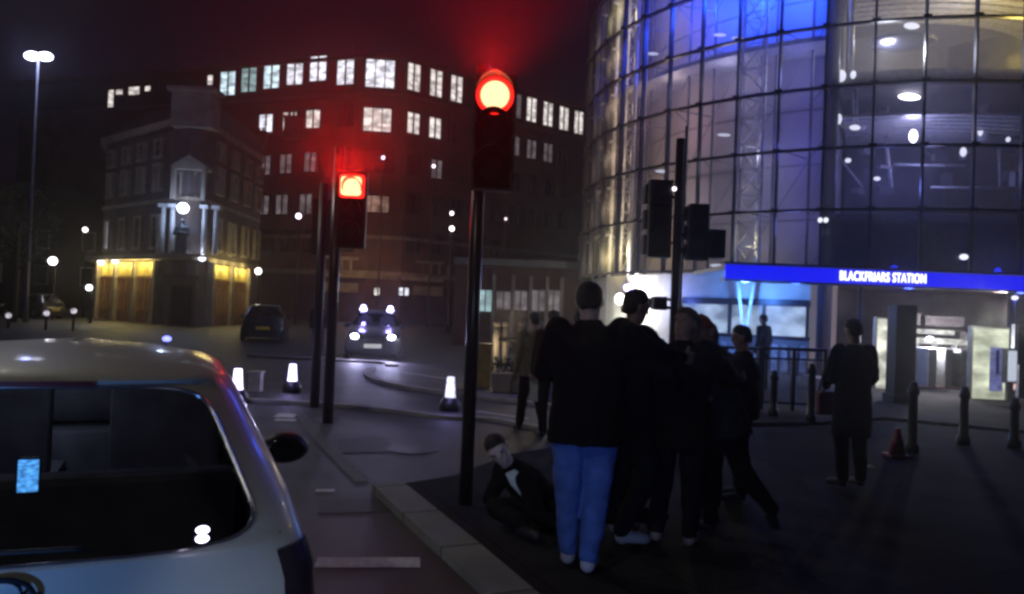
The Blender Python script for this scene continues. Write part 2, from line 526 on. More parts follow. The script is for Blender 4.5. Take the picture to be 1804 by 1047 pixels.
mb = MB(); mb.prism(foot, 0, 11.4); mb.build('wall', M['dstone'], pub)
mb = MB()
for z, k, t in [(3.75, 1.12, .28), (7.1, 1.02, .2), (11.4, 1.05, .4)]: mb.prism(offs(foot, k), z, z+t)
mb.build('cornice', M['stone'], pub)
mb = MB()
low, top = offs(foot, 1.0), offs(foot, .86)
nn = len(low); mb.add([(x, y, 11.8) for x, y in low]+[(x, y, 13.0) for x, y in top], [(i, (i+1) % nn, nn+(i+1) % nn, nn+i) for i in range(nn)]+[tuple(range(nn, 2*nn))])
rf = mb.build('roof', M['slate'], pub)
for x, y in [(-4, 8), (3, 9), (-1, 14)]:
    mb = MB(); mb.box((x, y, 13.4), (1.1, .6, 1.4)); mb.box((x, y, 14.15), (1.25, .75, .12))
    for k in (-.3, 0, .3): mb.tube([(x+k, y, 14.2), (x+k, y, 14.5)], .09, 8)
    mb.build('chimney', M['brick'], rf)
# central gable bay at the nose
mb = MB(); mb.box((0, .35, 12.2), (2.3, 1.2, 2.0)); mb.box((0, .25, 13.3), (2.7, 1.5, .22)); mb.build('gable', M['stone'], pub); mb = MB(); mb.box((0, .25, 8.9), (1.9, 1.0, .18))
mb.add([(-1.0, -.32, 8.98), (1.0, -.32, 8.98), (0, -.32, 9.6), (-1.0, .3, 8.98), (1.0, .3, 8.98), (0, .3, 9.6)], [(0, 1, 2), (3, 5, 4), (0, 2, 5, 3), (1, 4, 5, 2)])
for sx in (-.85, .85): mb.box((sx, -.15, 8.0), (.22, .3, 1.8))
mb.build('pediment', M['stone'], pub)


def pub_window(a, b, s, z, w, h, m, arch=False):
    d = Vector((b[0]-a[0], b[1]-a[1], 0)); L = d.length; d.normalize(); nrm = Vector((d.y, -d.x, 0))
    if nrm.dot(Vector((a[0], a[1]-8, 0))) < 0: nrm = -nrm
    c = Vector((a[0], a[1], 0))+d*(s*L); rz = math.atan2(d.y, d.x)
    mb = MB(); p = c+nrm*.08
    for du, dz, su, sz in [(-w/2, 0, .14, h+.1), (w/2, 0, .14, h+.1), (0, h/2, w+.3, .16), (0, -h/2, w+.4, .14)]:
        q = p+d*du; mb.box((q.x, q.y, z+dz), (su, .3, sz), rz)
    mb.box((p.x, p.y, z), (.05, .12, h), rz); mb.box((p.x, p.y, z+h*.1), (w, .1, .05), rz)
    if arch:
        for k in range(7):
            t = pi*k/6; q = p+d*(w/2*cos(t)); mb.box((q.x, q.y, z+h/2+.35*sin(t)), (.22, .3, .16), rz)
    o = mb.build('window', M['stone'], pub)
    g_ = MB(); q = c+nrm*.03; g_.box((q.x, q.y, z), (w, .06, h), rz); g_.build('pane', m or M['darkw'], o)


WL = (foot[0], nose[0]); WR = (nose[-1], foot[6])
dimw = glow('dim_window', (.5, .45, .5), .05, ev=2)
for lvl, z in enumerate([5.4, 8.6, 10.3]):
    h = [1.9, 1.5, 1.0][lvl]
    for s in (.12, .37, .62, .87):
        m = {(0, .12): glow('blind_window', (.8, .85, 1), .55, ev=2)}.get((lvl, s), dimw if lvl == 1 else None)
        pub_window(*WL, s, z, .8, h, m)
    for s in (.14, .4, .66, .9): pub_window(*WR, s, z, .9, h, dimw if s < .5 else None)
pub_window(nose[1], nose[3], .5, 8.0, .7, 1.3, glow('small_lit_window', (.6, .6, .65), .22, ev=3)); pub_window(nose[1], nose[3], .5, 11.9, .8, 1.0, None)
# yellow lit fascia and brown shopfront
fas = mat('yellow_fascia', (.62, .50, .14), .6, var=.2, nscale=3)
woodm = mat('brown_shopfront', (.26, .13, .06), .5, var=.5, nscale=4)
mosaic = mat('mosaic_panel', (.5, .4, .2), .4, var=.5, nscale=9)


def wing(a, b, n, s0=0., s1=1.):
    d = Vector((b[0]-a[0], b[1]-a[1], 0)); L = d.length; d.normalize(); nrm = Vector((d.y, -d.x, 0))
    if nrm.dot(Vector((a[0], a[1]-8, 0))) < 0: nrm = -nrm
    rz = math.atan2(d.y, d.x)
    mb = MB(); A = Vector((a[0], a[1], 0))
    for k in range(n):
        s = s0+(s1-s0)*(k+.5)/n; c = A+d*(s*L)+nrm*.08
        mb.box((c.x, c.y, 3.22), ((s1-s0)*L/n-.25, .1, .85), rz)
    mb.build('fascia', fas, pub)
    for k in range(n+1):
        s = s0+(s1-s0)*k/n; c = A+d*(s*L)+nrm*.2
        mb = MB(); mb.box((c.x, c.y, 1.85), (.32, .35, 3.7), rz); mb.box((c.x, c.y, 2.72), (.44, .45, .14), rz); mb.box((c.x, c.y, .35), (.44, .45, .7), rz)
        mb.build('pilaster', M['stone'], pub)
    for k in range(n):
        s = s0+(s1-s0)*(k+.5)/n; c = A+d*(s*L); w = (s1-s0)*L/n-.4
        mb = MB(); p = c+nrm*.1
        mb.box((p.x, p.y, .35), (w, .14, .7), rz); mb.box((p.x, p.y, 2.7), (w, .2, .1), rz)
        for j in range(5):
            q = p+d*(-w/2+w*j/4); mb.box((q.x, q.y, 1.7), (.09, .16, 2.0), rz)
        for j in range(4):
            for t in range(5):
                q = p+d*(-w/2+w*(j+.5)/4+w/8*cos(pi*t/4)*.8); mb.box((q.x, q.y, 2.35+.22*sin(pi*t/4)), (.1, .14, .08), rz)
        sh = mb.build('shopfront', woodm, pub)
        mb = MB(); q = c+nrm*.04; mb.box((q.x, q.y, 1.7), (w, .06, 1.95), rz)
        mb.build('pane', glow('pub_pane', (.55, .28, .10), .10, ev=3), sh)
    for k in range(n*2):
        s = s0+(s1-s0)*(k+.5)/(n*2); c = A+d*(s*L)+nrm*.5
        lamp('fascia_lamp', 'POINT', (c.x+PO.x, c.y+PO.y, 3.5), (1, .80, .28), 40, .05)


wing(*WL, 3, .02, .93); wing(*WR, 2, .04, .72)
mb = MB()
for (sx, px) in enumerate([182, 205, 345, 360, 385, 402]): pass
mb = MB()
for i, (px, py, d) in enumerate([(178, 462, 49), (203, 459, 47.6), (356, 454, 43.2), (284, 582, 30)][:3]):
    p = AT(px, py, d)-PO
    mb = MB(); mb.ball((p.x, p.y, p.z), .2); mb.build('globe_lamp', glow('globe_white', (.9, .88, 1), 4), pub)
    lamp('globe_light', 'POINT', (p.x+PO.x, p.y+PO.y-.3, p.z+.25), (.7, .75, 1), 16, .12)
# doorway, clock and rounded nose pieces
mb = MB(); mb.box((0, -.25, 1.3), (1.5, .3, 2.6)); mb.box((0, -.38, 2.75), (2.0, .5, .25)); mb.build('door_surround', M['dstone'], pub)
mb = MB(); mb.box((0, -.43, 1.15), (1.1, .08, 2.2)); dr = mb.build('door', M['blackp'], pub)
mb = MB(); mb.box((0, -.7, 3.95), (2.6, 1.0, .12)); mb.tube([(-1.2, -1.1, 4.0), (-1.2, -1.1, 4.5)], .04); mb.tube([(1.2, -1.1, 4.0), (1.2, -1.1, 4.5)], .04); mb.build('balcony', M['stone'], pub)
for sx in (-1.5, -.9, .9, 1.5):
    mb = MB(); mb.tube([(sx, -.2+abs(sx)*.25, 4.1), (sx, -.2+abs(sx)*.25, 6.7)], [.16, .13], 10); mb.box((sx, -.2+abs(sx)*.25, 6.75), (.45, .45, .2)); mb.build('column', M['white'], pub)
mb = MB(); mb.ball((0, -.75, 6.55), (.3, .25, .28)); mb.build('flood_lamp', glow('flood_white', (.75, .82, 1), 14), pub)
lamp('flood_light', 'POINT', (PO.x, PO.y-1.35, 6.5), (.42, .58, 1), 120, .15)

# ------------------------------------------------------------------ figures


def remesh_obj(mb, name, m, parent, vox=.012, it=3, wrinkle=0.):
    me = bpy.data.meshes.new(name); me.from_pydata(mb.v, [], mb.f); me.update()
    tmp = bpy.data.objects.new(name+'_t', me); COL.objects.link(tmp)
    md = tmp.modifiers.new('r', 'REMESH'); md.mode = 'VOXEL'; md.voxel_size = vox
    s = tmp.modifiers.new('s', 'SMOOTH'); s.iterations = it; s.factor = .5
    if wrinkle:
        tx = bpy.data.textures.new('wr', 'CLOUDS'); tx.noise_scale = .11
        dm = tmp.modifiers.new('d', 'DISPLACE'); dm.texture = tx; dm.strength = wrinkle; dm.mid_level = .5
    dg = bpy.context.evaluated_depsgraph_get()
    me2 = bpy.data.meshes.new_from_object(tmp.evaluated_get(dg))
    bpy.data.objects.remove(tmp)
    me2.name = name
    me2.materials.clear(); me2.materials.append(m)
    me2.polygons.foreach_set('use_smooth', [True]*len(me2.polygons))
    o = bpy.data.objects.new(name, me2); COL.objects.link(o); o.parent = parent
    return o


def caps(mb, a, b, ra, rb, n=14):
    a, b = Vector(a), Vector(b); d = (b-a)
    L = d.length or 1e-4; d = d/L
    pts, rs = [], []
    for k in range(5):
        t = pi/2*k/4; pts.append(a-d*ra*cos(t)); rs.append(max(ra*sin(t), .0008))
    for k in range(1, 5):
        pts.append(a.lerp(b, k/5)); rs.append(ra+(rb-ra)*k/5)
    for k in range(5):
        t = pi/2*k/4; pts.append(b+d*rb*sin(t)); rs.append(max(rb*cos(t), .0008))
    mb.tube(pts, rs, n)


def slab(mb, secs, n=20):      # secs: (centre, rx, ry, right vector, fwd vector) elliptical loft
    vs = []
    for c, rx, ry, rt, fw in secs:
        for k in range(n):
            t = 2*pi*k/n
            vs.append(Vector(c)+rt*(rx*cos(t))+fw*(ry*sin(t)))
    m = len(secs)
    fs = [(i*n+k, i*n+(k+1) % n, (i+1)*n+(k+1) % n, (i+1)*n+k) for i in range(m-1) for k in range(n)]
    fs += [tuple(range(n))[::-1], tuple((m-1)*n+k for k in range(n))]
    mb.add(vs, fs, True)


STD = dict(pel=(0, 0, .95), chest=(0, 0, 1.28), neck=(0, -.01, 1.47), head=(0, .02, 1.635),
           shL=(-.185, 0, 1.42), shR=(.185, 0, 1.42), elL=(-.24, -.02, 1.13), elR=(.24, -.02, 1.13),
           wrL=(-.25, .07, .88), wrR=(.25, .07, .88), hipL=(-.095, 0, .93), hipR=(.095, 0, .93),
           knL=(-.11, .02, .50), knR=(.11, .02, .50), anL=(-.11, -.02, .09), anR=(.11, -.02, .09),
           toL=(-.13, .15, .035), toR=(.13, .15, .035))


def hand(mb, wr, el, palm_n, side, k=1.0, curl=.5):
    """palm, four fingers and a thumb continuing the forearm; curled towards palm_n"""
    wr = Vector(wr); d = (wr-Vector(el)).normalized()
    pn = Vector(palm_n); pn = (pn-d*pn.dot(d)).normalized()
    lat = d.cross(pn)*side
    pc = wr+d*.095*k
    for j in range(4):
        o = (j-1.5)*.021*k
        caps(mb, wr+d*.01+lat*o*.7, wr+d*.088*k+lat*o, .014*k, .0125*k, 8)
    Ls = [.070, .080, .074, .058]
    for j in range(4):
        o = (1.5-j)*.021*k
        p = wr+d*.088*k+lat*o; dirn = d.copy()
        for s in range(3):
            a = curl*(.45+.25*s)
            dirn = (dirn*cos(a)+pn*sin(a)).normalized()
            q = p+dirn*Ls[j]*k*[.45, .32, .25][s]
            caps(mb, p, q, (.0095-.001*s)*k, (.0088-.001*s)*k, 8)
            p = q
    p = wr+d*.03*k+lat*.028*k
    dirn = (d*.7+lat*.75+pn*.25).normalized()
    for s in range(2):
        q = p+dirn*.034*k; caps(mb, p, q, .0115*k, .0100*k, 8); p = q
        dirn = (dirn+d*.5+pn*.2).normalized()


def person(name, label, at, rz, H=1.75, pose=None, cloth=None, bulk=1.0, group=None, vox=.011, hair='short', hairc=(.02, .015, .012),
           coat_len=.12, look=None, skirt=False, cat='person', hood=False, beanie=None, palm=(0, 1, 0), skin=None):
    J = dict(STD); J.update(pose or {})
    k = H/1.75
    J = {a: Vector(b)*k for a, b in J.items()}
    root = thing(name, label, cat, at, rz, group)
    up = (J['neck']-J['pel']).normalized()
    rt = (J['shR']-J['shL']).normalized(); fw = up.cross(rt).normalized()
    hr = (J['hipR']-J['hipL']).normalized(); hf = up.cross(hr).normalized()
    c = dict(top=(.006, .006, .008), legs=(.01, .01, .012), shoe=(.02, .02, .02)); c.update(cloth or {})
    # --- body
    b = MB()
    slab(b, [(J['pel']-up*.09*k, .10*k, .08*k, hr, hf), (J['pel'], .155*k, .105*k, hr, hf), (J['pel']+up*.12*k, .135*k, .095*k, hr, hf),
             (J['chest'], .16*k, .11*k, rt, fw), (J['neck']-up*.07*k, .155*k, .085*k, rt, fw), (J['neck'], .07*k, .06*k, rt, fw)])
    caps(b, J['neck']-up*.04*k, J['head']-(J['head']-J['neck'])*.35, .058*k, .054*k)
    hd = (J['head']-J['neck']).normalized()
    lf = Vector(look) if look else fw
    lf = (lf-hd*lf.dot(hd)).normalized(); lr = lf.cross(hd)
    hc = J['head']
    # skull, face, jaw, nose, ears
    slab(b, [(hc-hd*.125*k+lf*.035*k, .012*k, .012*k, lr, lf), (hc-hd*.115*k+lf*.040*k, .032*k, .030*k, lr, lf), (hc-hd*.085*k+lf*.028*k, .050*k, .055*k, lr, lf), (hc-hd*.045*k+lf*.016*k, .062*k, .072*k, lr, lf),
             (hc+lf*.004*k, .071*k, .088*k, lr, lf), (hc+hd*.04*k, .075*k, .092*k, lr, lf), (hc+hd*.075*k-lf*.004*k, .068*k, .082*k, lr, lf), (hc+hd*.102*k-lf*.004*k, .046*k, .056*k, lr, lf), (hc+hd*.114*k, .014*k, .016*k, lr, lf)])
    caps(b, hc+hd*.018*k+lf*.086*k, hc-hd*.022*k+lf*.103*k, .009*k, .014*k, 8)
    caps(b, hc-hd*.056*k+lf*.080*k-lr*.02*k, hc-hd*.056*k+lf*.080*k+lr*.02*k, .010*k, .010*k, 8)
    caps(b, hc+hd*.028*k+lf*.080*k-lr*.045*k, hc+hd*.028*k+lf*.080*k+lr*.045*k, .012*k, .012*k, 8)
    for s in (-1, 1): b.ball(hc+lr*s*.074*k-lf*.008*k, (.014*k, .02*k, .032*k), 10, 6)
    for S, sg in (('L', -1), ('R', 1)):
        caps(b, J['sh'+S], J['el'+S], .052*k, .040*k); caps(b, J['el'+S], J['wr'+S], .041*k, .026*k)
        hand(b, J['wr'+S], J['el'+S], palm if isinstance(palm, tuple) else palm[S], sg, k)
        caps(b, J['hip'+S], J['kn'+S], .082*k, .055*k); caps(b, J['kn'+S], J['an'+S], .056*k, .037*k)
        caps(b, J['an'+S]-Vector((0, 0, .03*k)), J['to'+S], .036*k, .030*k)
    remesh_obj(b, 'body', skin or M['skin'], root, vox*.75, 3)
    for s in (-1, 1):
        e = MB(); p = hc+lf*.081*k+lr*s*.031*k+hd*.004*k; e.ball(p, .0100*k, 10, 6)
        e.build('eye', M['blackp'], root)
    # --- trousers
    t = MB()
    if not skirt:
        for S in 'LR':
            caps(t, J['hip'+S], J['kn'+S], .100*k*bulk, .073*k*bulk); caps(t, J['kn'+S], J['an'+S]+Vector((0, 0, .02)), .074*k*bulk, .060*k)
        slab(t, [(J['pel']-up*.10*k, .13*k*bulk, .10*k*bulk, hr, hf), (J['pel'], .175*k*bulk, .125*k*bulk, hr, hf), (J['pel']+up*.12*k, .155*k*bulk, .115*k*bulk, hr, hf)])
    else:
        kn = (J['knL']+J['knR'])/2
        slab(t, [(kn-Vector((0, 0, .12*k)), .25*k, .19*k, hr, hf), (J['pel']-up*.1*k, .20*k, .15*k, hr, hf), (J['pel']+up*.12*k, .155*k, .115*k, hr, hf)])
    remesh_obj(t, 'skirt' if skirt else 'trousers', mat('trouser_cloth', c['legs'], .9, var=.25, nscale=9, bump=.3, bscale=25, espec=.08), root, .012, 3, .026)
    # --- jacket
    j = MB()
    q = 1.0*bulk
    slab(j, [(J['pel']-up*coat_len*k, .20*k*q, .155*k*q, hr, hf), (J['pel']+up*.02*k, .19*k*q, .145*k*q, hr, hf), (J['pel']+up*.14*k, .175*k*q, .135*k*q, hr, hf),
             (J['chest'], .205*k*q, .145*k*q, rt, fw), (J['neck']-up*.09*k, .20*k*q, .115*k*q, rt, fw), (J['neck']-up*.02*k, .10*k, .085*k, rt, fw), (J['neck']+up*.03*k, .075*k, .072*k, rt, fw)])
    for S in 'LR':
        caps(j, J['sh'+S], J['el'+S], .078*k*q, .060*k*q); caps(j, J['el'+S], J['wr'+S].lerp(J['el'+S], .06), .060*k*q, .045*k)
    if hood: slab(j, [(hc-hd*.14*k-lf*.02*k, .10*k, .10*k, lr, lf), (hc-lf*.035*k, .098*k, .095*k, lr, lf), (hc+hd*.09*k-lf*.03*k, .080*k, .085*k, lr, lf), (hc+hd*.13*k-lf*.03*k, .03*k, .03*k, lr, lf)])
    remesh_obj(j, 'jacket', mat('jacket_cloth', c['top'], .9, var=.3, nscale=9, bump=.3, bscale=25, espec=.06), root, .013, 3, .026)
    # --- shoes
    for S in 'LR':
        s = MB(); an, to = J['an'+S], J['to'+S]
        caps(s, an-Vector((0, 0, .028*k)), to, .047*k, .038*k); caps(s, an+Vector((0, 0, .0)), an-Vector((0, 0, .04*k)), .046*k, .046*k)
        remesh_obj(s, 'shoe', mat('shoe', c['shoe'], .6), root, .012, 2)
    # --- hair or hat
    if hair and not hood:
        h = MB()
        f = {'short': 1.0, 'long': 1.06}[hair]
        slab(h, [(hc-hd*.06*k-lf*.055*k, .05*k*f, .045*k*f, lr, lf), (hc-hd*.02*k-lf*.035*k, .074*k*f, .066*k*f, lr, lf), (hc+hd*.03*k-lf*.016*k, .083*k*f, .090*k*f, lr, lf), (hc+hd*.075*k-lf*.008*k, .080*k*f, .094*k*f, lr, lf),
                 (hc+hd*.11*k-lf*.004*k, .058*k*f, .07*k*f, lr, lf), (hc+hd*.13*k, .022*k, .028*k, lr, lf)])
        if hair == 'long':
            for s_ in (-1, 0, 1):
                caps(h, hc-lf*.05*k+lr*s_*.055*k+hd*.04*k, hc-lf*.065*k+lr*s_*.065*k-hd*.22*k, .045*k, .03*k)
        remesh_obj(h, 'hair', mat('hair', hairc, .7, var=.3, nscale=60, bump=.5, bscale=120), root, .009, 2, .010)
    if beanie:
        h = MB()
        slab(h, [(hc+hd*.005*k-lf*.01*k, .086*k, .098*k, lr, lf), (hc+hd*.05*k-lf*.01*k, .088*k, .100*k, lr, lf), (hc+hd*.10*k-lf*.01*k, .070*k, .080*k, lr, lf), (hc+hd*.14*k-lf*.01*k, .03*k, .035*k, lr, lf)])
        remesh_obj(h, 'hat', mat('knit_hat', beanie, .9, var=.2, nscale=60, bump=.4), root, .009, 2)
    return root


def GZ(px, py, z=KB): return G(px, py, z)


# big person in blue jeans, back to us, right arm raised towards the group
p1 = GZ(1022, 1003)
person('person', 'tall person seen from behind in black coat and bright blue jeans', p1, R(-12), 1.85,
       dict(knL=(-.095, -.01, .50), knR=(.085, .03, .50), anL=(-.085, .06, .09), anR=(.05, -.06, .09), toL=(-.10, .23, .035), toR=(.07, .11, .035),
            hipL=(-.10, 0, .93), hipR=(.10, 0, .93), elL=(-.28, .10, 1.16), wrL=(-.16, .33, 1.14), shR=(.19, .02, 1.43), elR=(.40, .16, 1.30), wrR=(.56, .38, 1.28), head=(-.01, .045, 1.60)),
       dict(top=(.006, .005, .007), legs=(.065, .12, .34), shoe=(.35, .35, .38)), 1.16, vox=.010, coat_len=.19)
p2 = GZ(1100, 948)
person('person', 'short haired person behind the blue jeans, dark suit, reaching right', p2, R(-70), 1.80,
       dict(elL=(-.26, .16, 1.22), wrL=(-.14, .42, 1.24), elR=(.30, .14, 1.15), wrR=(.24, .38, 1.05), knR=(.13, .1, .5), anR=(.14, -.10, .09), toR=(.15, .08, .035)),
       dict(top=(.008, .008, .011), shoe=(.3, .3, .3)), 1.25, coat_len=.2, vox=.012, hairc=(.03, .025, .02))
p3 = GZ(1188, 958)
person('person', 'person with pale side face and loose hair in middle of huddle', p3, R(-20), 1.70,
       dict(elR=(.33, .18, 1.22), wrR=(.40, .42, 1.20), elL=(-.26, .12, 1.16), wrL=(-.16, .34, 1.10), knL=(-.12, .12, .48), anL=(-.12, -.12, .12), toL=(-.13, .02, .035), head=(.02, .04, 1.62)),
       dict(top=(.010, .008, .008), legs=(.012, .010, .012), shoe=(.2, .16, .14)), 1.2, coat_len=.22, vox=.012, hair='long', look=(-.4, -.9, 0), hairc=(.10, .07, .05))
p4 = GZ(1236, 905)
person('person', 'person in light grey hood half hidden inside the huddle', p4, R(160), 1.58, {}, dict(top=(.16, .15, .17), legs=(.02, .02, .02)), 1.0, vox=.012, hood=True)
p5 = GZ(1262, 935)
person('person', 'person in rust orange knit hat kicking one leg out behind', p5, R(55), 1.66,
       dict(pel=(-.02, -.03, .93), chest=(-.04, .06, 1.26), neck=(-.05, .12, 1.45), head=(-.05, .17, 1.60), shL=(-.22, .11, 1.40), shR=(.15, .11, 1.40),
            elL=(-.30, .36, 1.30), wrL=(-.20, .60, 1.26), elR=(.24, .34, 1.22), wrR=(.16, .58, 1.20), hipL=(-.11, -.02, .91), hipR=(.08, -.04, .91),
            knL=(-.10, .06, .50), anL=(-.10, .02, .09), toL=(-.11, .19, .035), knR=(.14, -.14, .49), anR=(.15, -.38, .20), toR=(.16, -.42, .09)),
       dict(top=(.03, .03, .032), legs=(.012, .011, .013), shoe=(.02, .02, .02)), 1.2, vox=.012, coat_len=.18, hair=None, beanie=(.25, .06, .02))
p5b = GZ(1300, 880)
person('person', 'person in plain dark grey jacket at right edge of huddle', p5b, R(78), 1.56,
       dict(elL=(-.26, .14, 1.18), wrL=(-.16, .38, 1.16), elR=(.27, .12, 1.16), wrR=(.2, .36, 1.1)), dict(top=(.03, .03, .03)), 1.2, vox=.012, hairc=(.02, .018, .016))
# person half lying on the ground by the signal pole
p6 = GZ(955, 925)
person('person', 'person sprawled on the pavement in dark suit and pale shirt, face lit', p6, R(0), 1.76,
       dict(pel=(.02, .10, .13), chest=(-.14, .04, .31), neck=(-.27, -.02, .44), head=(-.355, -.06, .565), shL=(-.30, .16, .40), shR=(-.14, -.13, .36),
            elL=(-.40, .06, .17), wrL=(-.26, -.16, .12), elR=(-.06, -.30, .17), wrR=(.08, -.36, .12), hipL=(.0, .06, .13), hipR=(.10, .0, .12),
            knL=(-.36, -.06, .13), anL=(-.16, -.36, .09), toL=(-.06, -.46, .05), knR=(.46, -.06, .12), anR=(.82, .02, .08), toR=(.92, .0, .10)),
       dict(top=(.007, .007, .009), shoe=(.02, .02, .02)), 1.0, vox=.010, look=(-.15, -1.0, .05), hairc=(.02, .016, .014), palm=(0, 0, -1),
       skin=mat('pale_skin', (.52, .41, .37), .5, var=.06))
SH = [o for o in COL.objects if o.name.startswith('jacket')][-1].parent
s = MB()
k_ = 1.76/1.75
slab(s, [(Vector((-.262, -.085, .415))*k_, .042, .02, Vector((.8, 0, .5)).normalized(), Vector((0, -1, 0))), (Vector((-.20, -.115, .35))*k_, .062, .024, Vector((.8, 0, .6)).normalized(), Vector((0, -1, 0))),
         (Vector((-.12, -.115, .26))*k_, .055, .03, Vector((.8, 0, .6)).normalized(), Vector((0, -1, 0))), (Vector((-.06, -.095, .20))*k_, .03, .022, Vector((.8, 0, .6)).normalized(), Vector((0, -1, 0)))])
remesh_obj(s, 'shirt', mat('shirt', (.50, .58, .62), .7, var=.2, nscale=30), SH, .008, 2)
# lone person in long black coat before the station
p7 = GZ(1497, 858)
person('person', 'lone person in long black coat, back turned, facing the station', p7, R(15), 1.66,
       dict(elL=(-.25, .06, 1.14), wrL=(-.15, .24, 1.02), elR=(.26, .02, 1.14), wrR=(.20, .20, .96)),
       dict(top=(.008, .008, .009), legs=(.006, .006, .007)), 1.08, vox=.012, coat_len=.42)
bg_ = thing('shoulder_bag', 'dark red bag hanging beside the long black coat', 'bag', GZ(1462, 800)+Vector((0, .1, 0)))
mb = MB(); mb.box((0, 0, .62), (.28, .12, .30)); mb.build('bag_body', mat('red_leather', (.12, .012, .02), .6), bg_, .02)
mb = MB(); mb.tube([(-.12, 0, .76), (-.08, 0, 1.0), (.02, 0, 1.12), (.09, 0, 1.0), (.12, 0, .76)], .012, 8); mb.build('strap', M['black'], bg_)
# walkers in the distance
p8 = G(935, 762)
person('person', 'distant walker in pale tan coat carrying a white bag', p8, R(20), 1.66, dict(knL=(-.11, .1, .5), anL=(-.11, .2, .09), toL=(-.12, .36, .04), anR=(.11, -.2, .1), toR=(.12, -.04, .035)),
       dict(top=(.20, .17, .12), legs=(.015, .012, .014), shoe=(.02, .02, .02)), 1.05, vox=.014)
tb = thing('carrier_bag', 'white carrier bag held low beside the tan coated walker', 'bag', G(950, 762)+Vector((0, -.15, 0)))
mb = MB(); mb.add([(-.14, -.05, .45), (.14, -.05, .45), (.14, .05, .45), (-.14, .05, .45), (-.17, -.03, .78), (.17, -.03, .80), (.17, .03, .80), (-.17, .03, .78)], [(0, 1, 2, 3), (0, 4, 5, 1), (1, 5, 6, 2), (2, 6, 7, 3), (3, 7, 4, 0), (4, 7, 6, 5)]); mb.build('bag_body', M['white'], tb, .01)
mb = MB(); mb.tube([(-.06, 0, .78), (-.04, 0, .9), (.04, 0, .9), (.06, 0, .78)], .008, 6); mb.build('handle', M['white'], tb)
for px, py, r_, lab, top in [(968, 770, 10, 'distant walker in brown jacket just behind the tan coat', (.04, .025, .02)), (1012, 742, -30, 'distant walker in dark grey jacket left of the station end', (.03, .03, .03))]:
    person('person', lab, G(px, py), R(r_), 1.7, {}, dict(top=top), 1.0, vox=.016)
for px, d, lab, top, rr in [(560, 24, 'distant pedestrian in dark coat left of the twin poles', (.03, .025, .03), 0), (1345, 17.5, 'pedestrian in grey jacket waiting behind the barriers', (.06, .06, .07), 40)]:
    q = AT(px, 600, d); q.z = .09 if d < 22 else 0
    person('person', lab, q, R(rr), 1.72, {}, dict(top=top, legs=(.02, .02, .02)), 1.0, vox=.018)

# statue of a friar on the pub balcony
st = thing('statue', 'dark standing friar statue on pub balcony below the flood lamp', 'statue', (PO.x, PO.y-.75, 4.02))
b = MB(); X, Y = Vector((1, 0, 0)), Vector((0, 1, 0))
slab(b, [((0, 0, .12), .36, .30, X, Y), ((0, 0, .6), .30, .25, X, Y), ((0, 0, 1.1), .30, .22, X, Y), ((0, 0, 1.45), .36, .22, X, Y), ((0, 0, 1.65), .14, .13, X, Y)])
b.ball((0, -.02, 1.80), (.13, .14, .17))
for s_ in (-1, 1): caps(b, (s_*.32, 0, 1.45), (s_*.38, -.05, 1.1), .11, .10); caps(b, (s_*.38, -.05, 1.1), (s_*.08, -.28, 1.15), .10, .06)
remesh_obj(b, 'body', mat('bronze', (.04, .045, .05), .5, .4), st, .03, 3)
mb = MB(); mb.box((0, 0, .06), (.8, .7, .12)); mb.build('plinth', M['dstone'], st)


# ------------------------------------------------------------------ hatchbacks
def lerp_table(T, z):
    if z <= T[0][0]: return T[0][1]
    for (a, x), (b, y) in zip(T, T[1:]):
        if z <= b:
            t = (z-a)/(b-a); return x+(y-x)*t
    return T[-1][1]


TW = [(.16, .78), (.30, .83), (.60, .845), (.86, .825), (.97, .785), (1.05, .76), (1.37, .60), (1.425, .56), (1.455, .51), (1.477, .41), (1.490, .26), (1.496, .02)]
TR = [(.16, .04), (.30, -.05), (.50, -.10), (.66, -.08), (.70, -.02), (.97, .0), (.98, .03), (1.405, .42), (1.42, .41), (1.432, .43), (1.455, .54), (1.477, .75), (1.490, .95), (1.496, 1.2)]
TF = [(.16, 3.45), (.30, 3.60), (.60, 3.66), (.75, 3.55), (.88, 3.1), (.93, 2.75), (.97, 2.50), (1.37, 1.85), (1.42, 1.78), (1.455, 1.68), (1.477, 1.55), (1.490, 1.4), (1.496, 1.24)]


def yrear(x, z):
    w = lerp_table(TW, z); t = min(1, abs(x)/w)
    return lerp_table(TR, z)+.34*(1-(1-t**3.2)**(1/3.2))


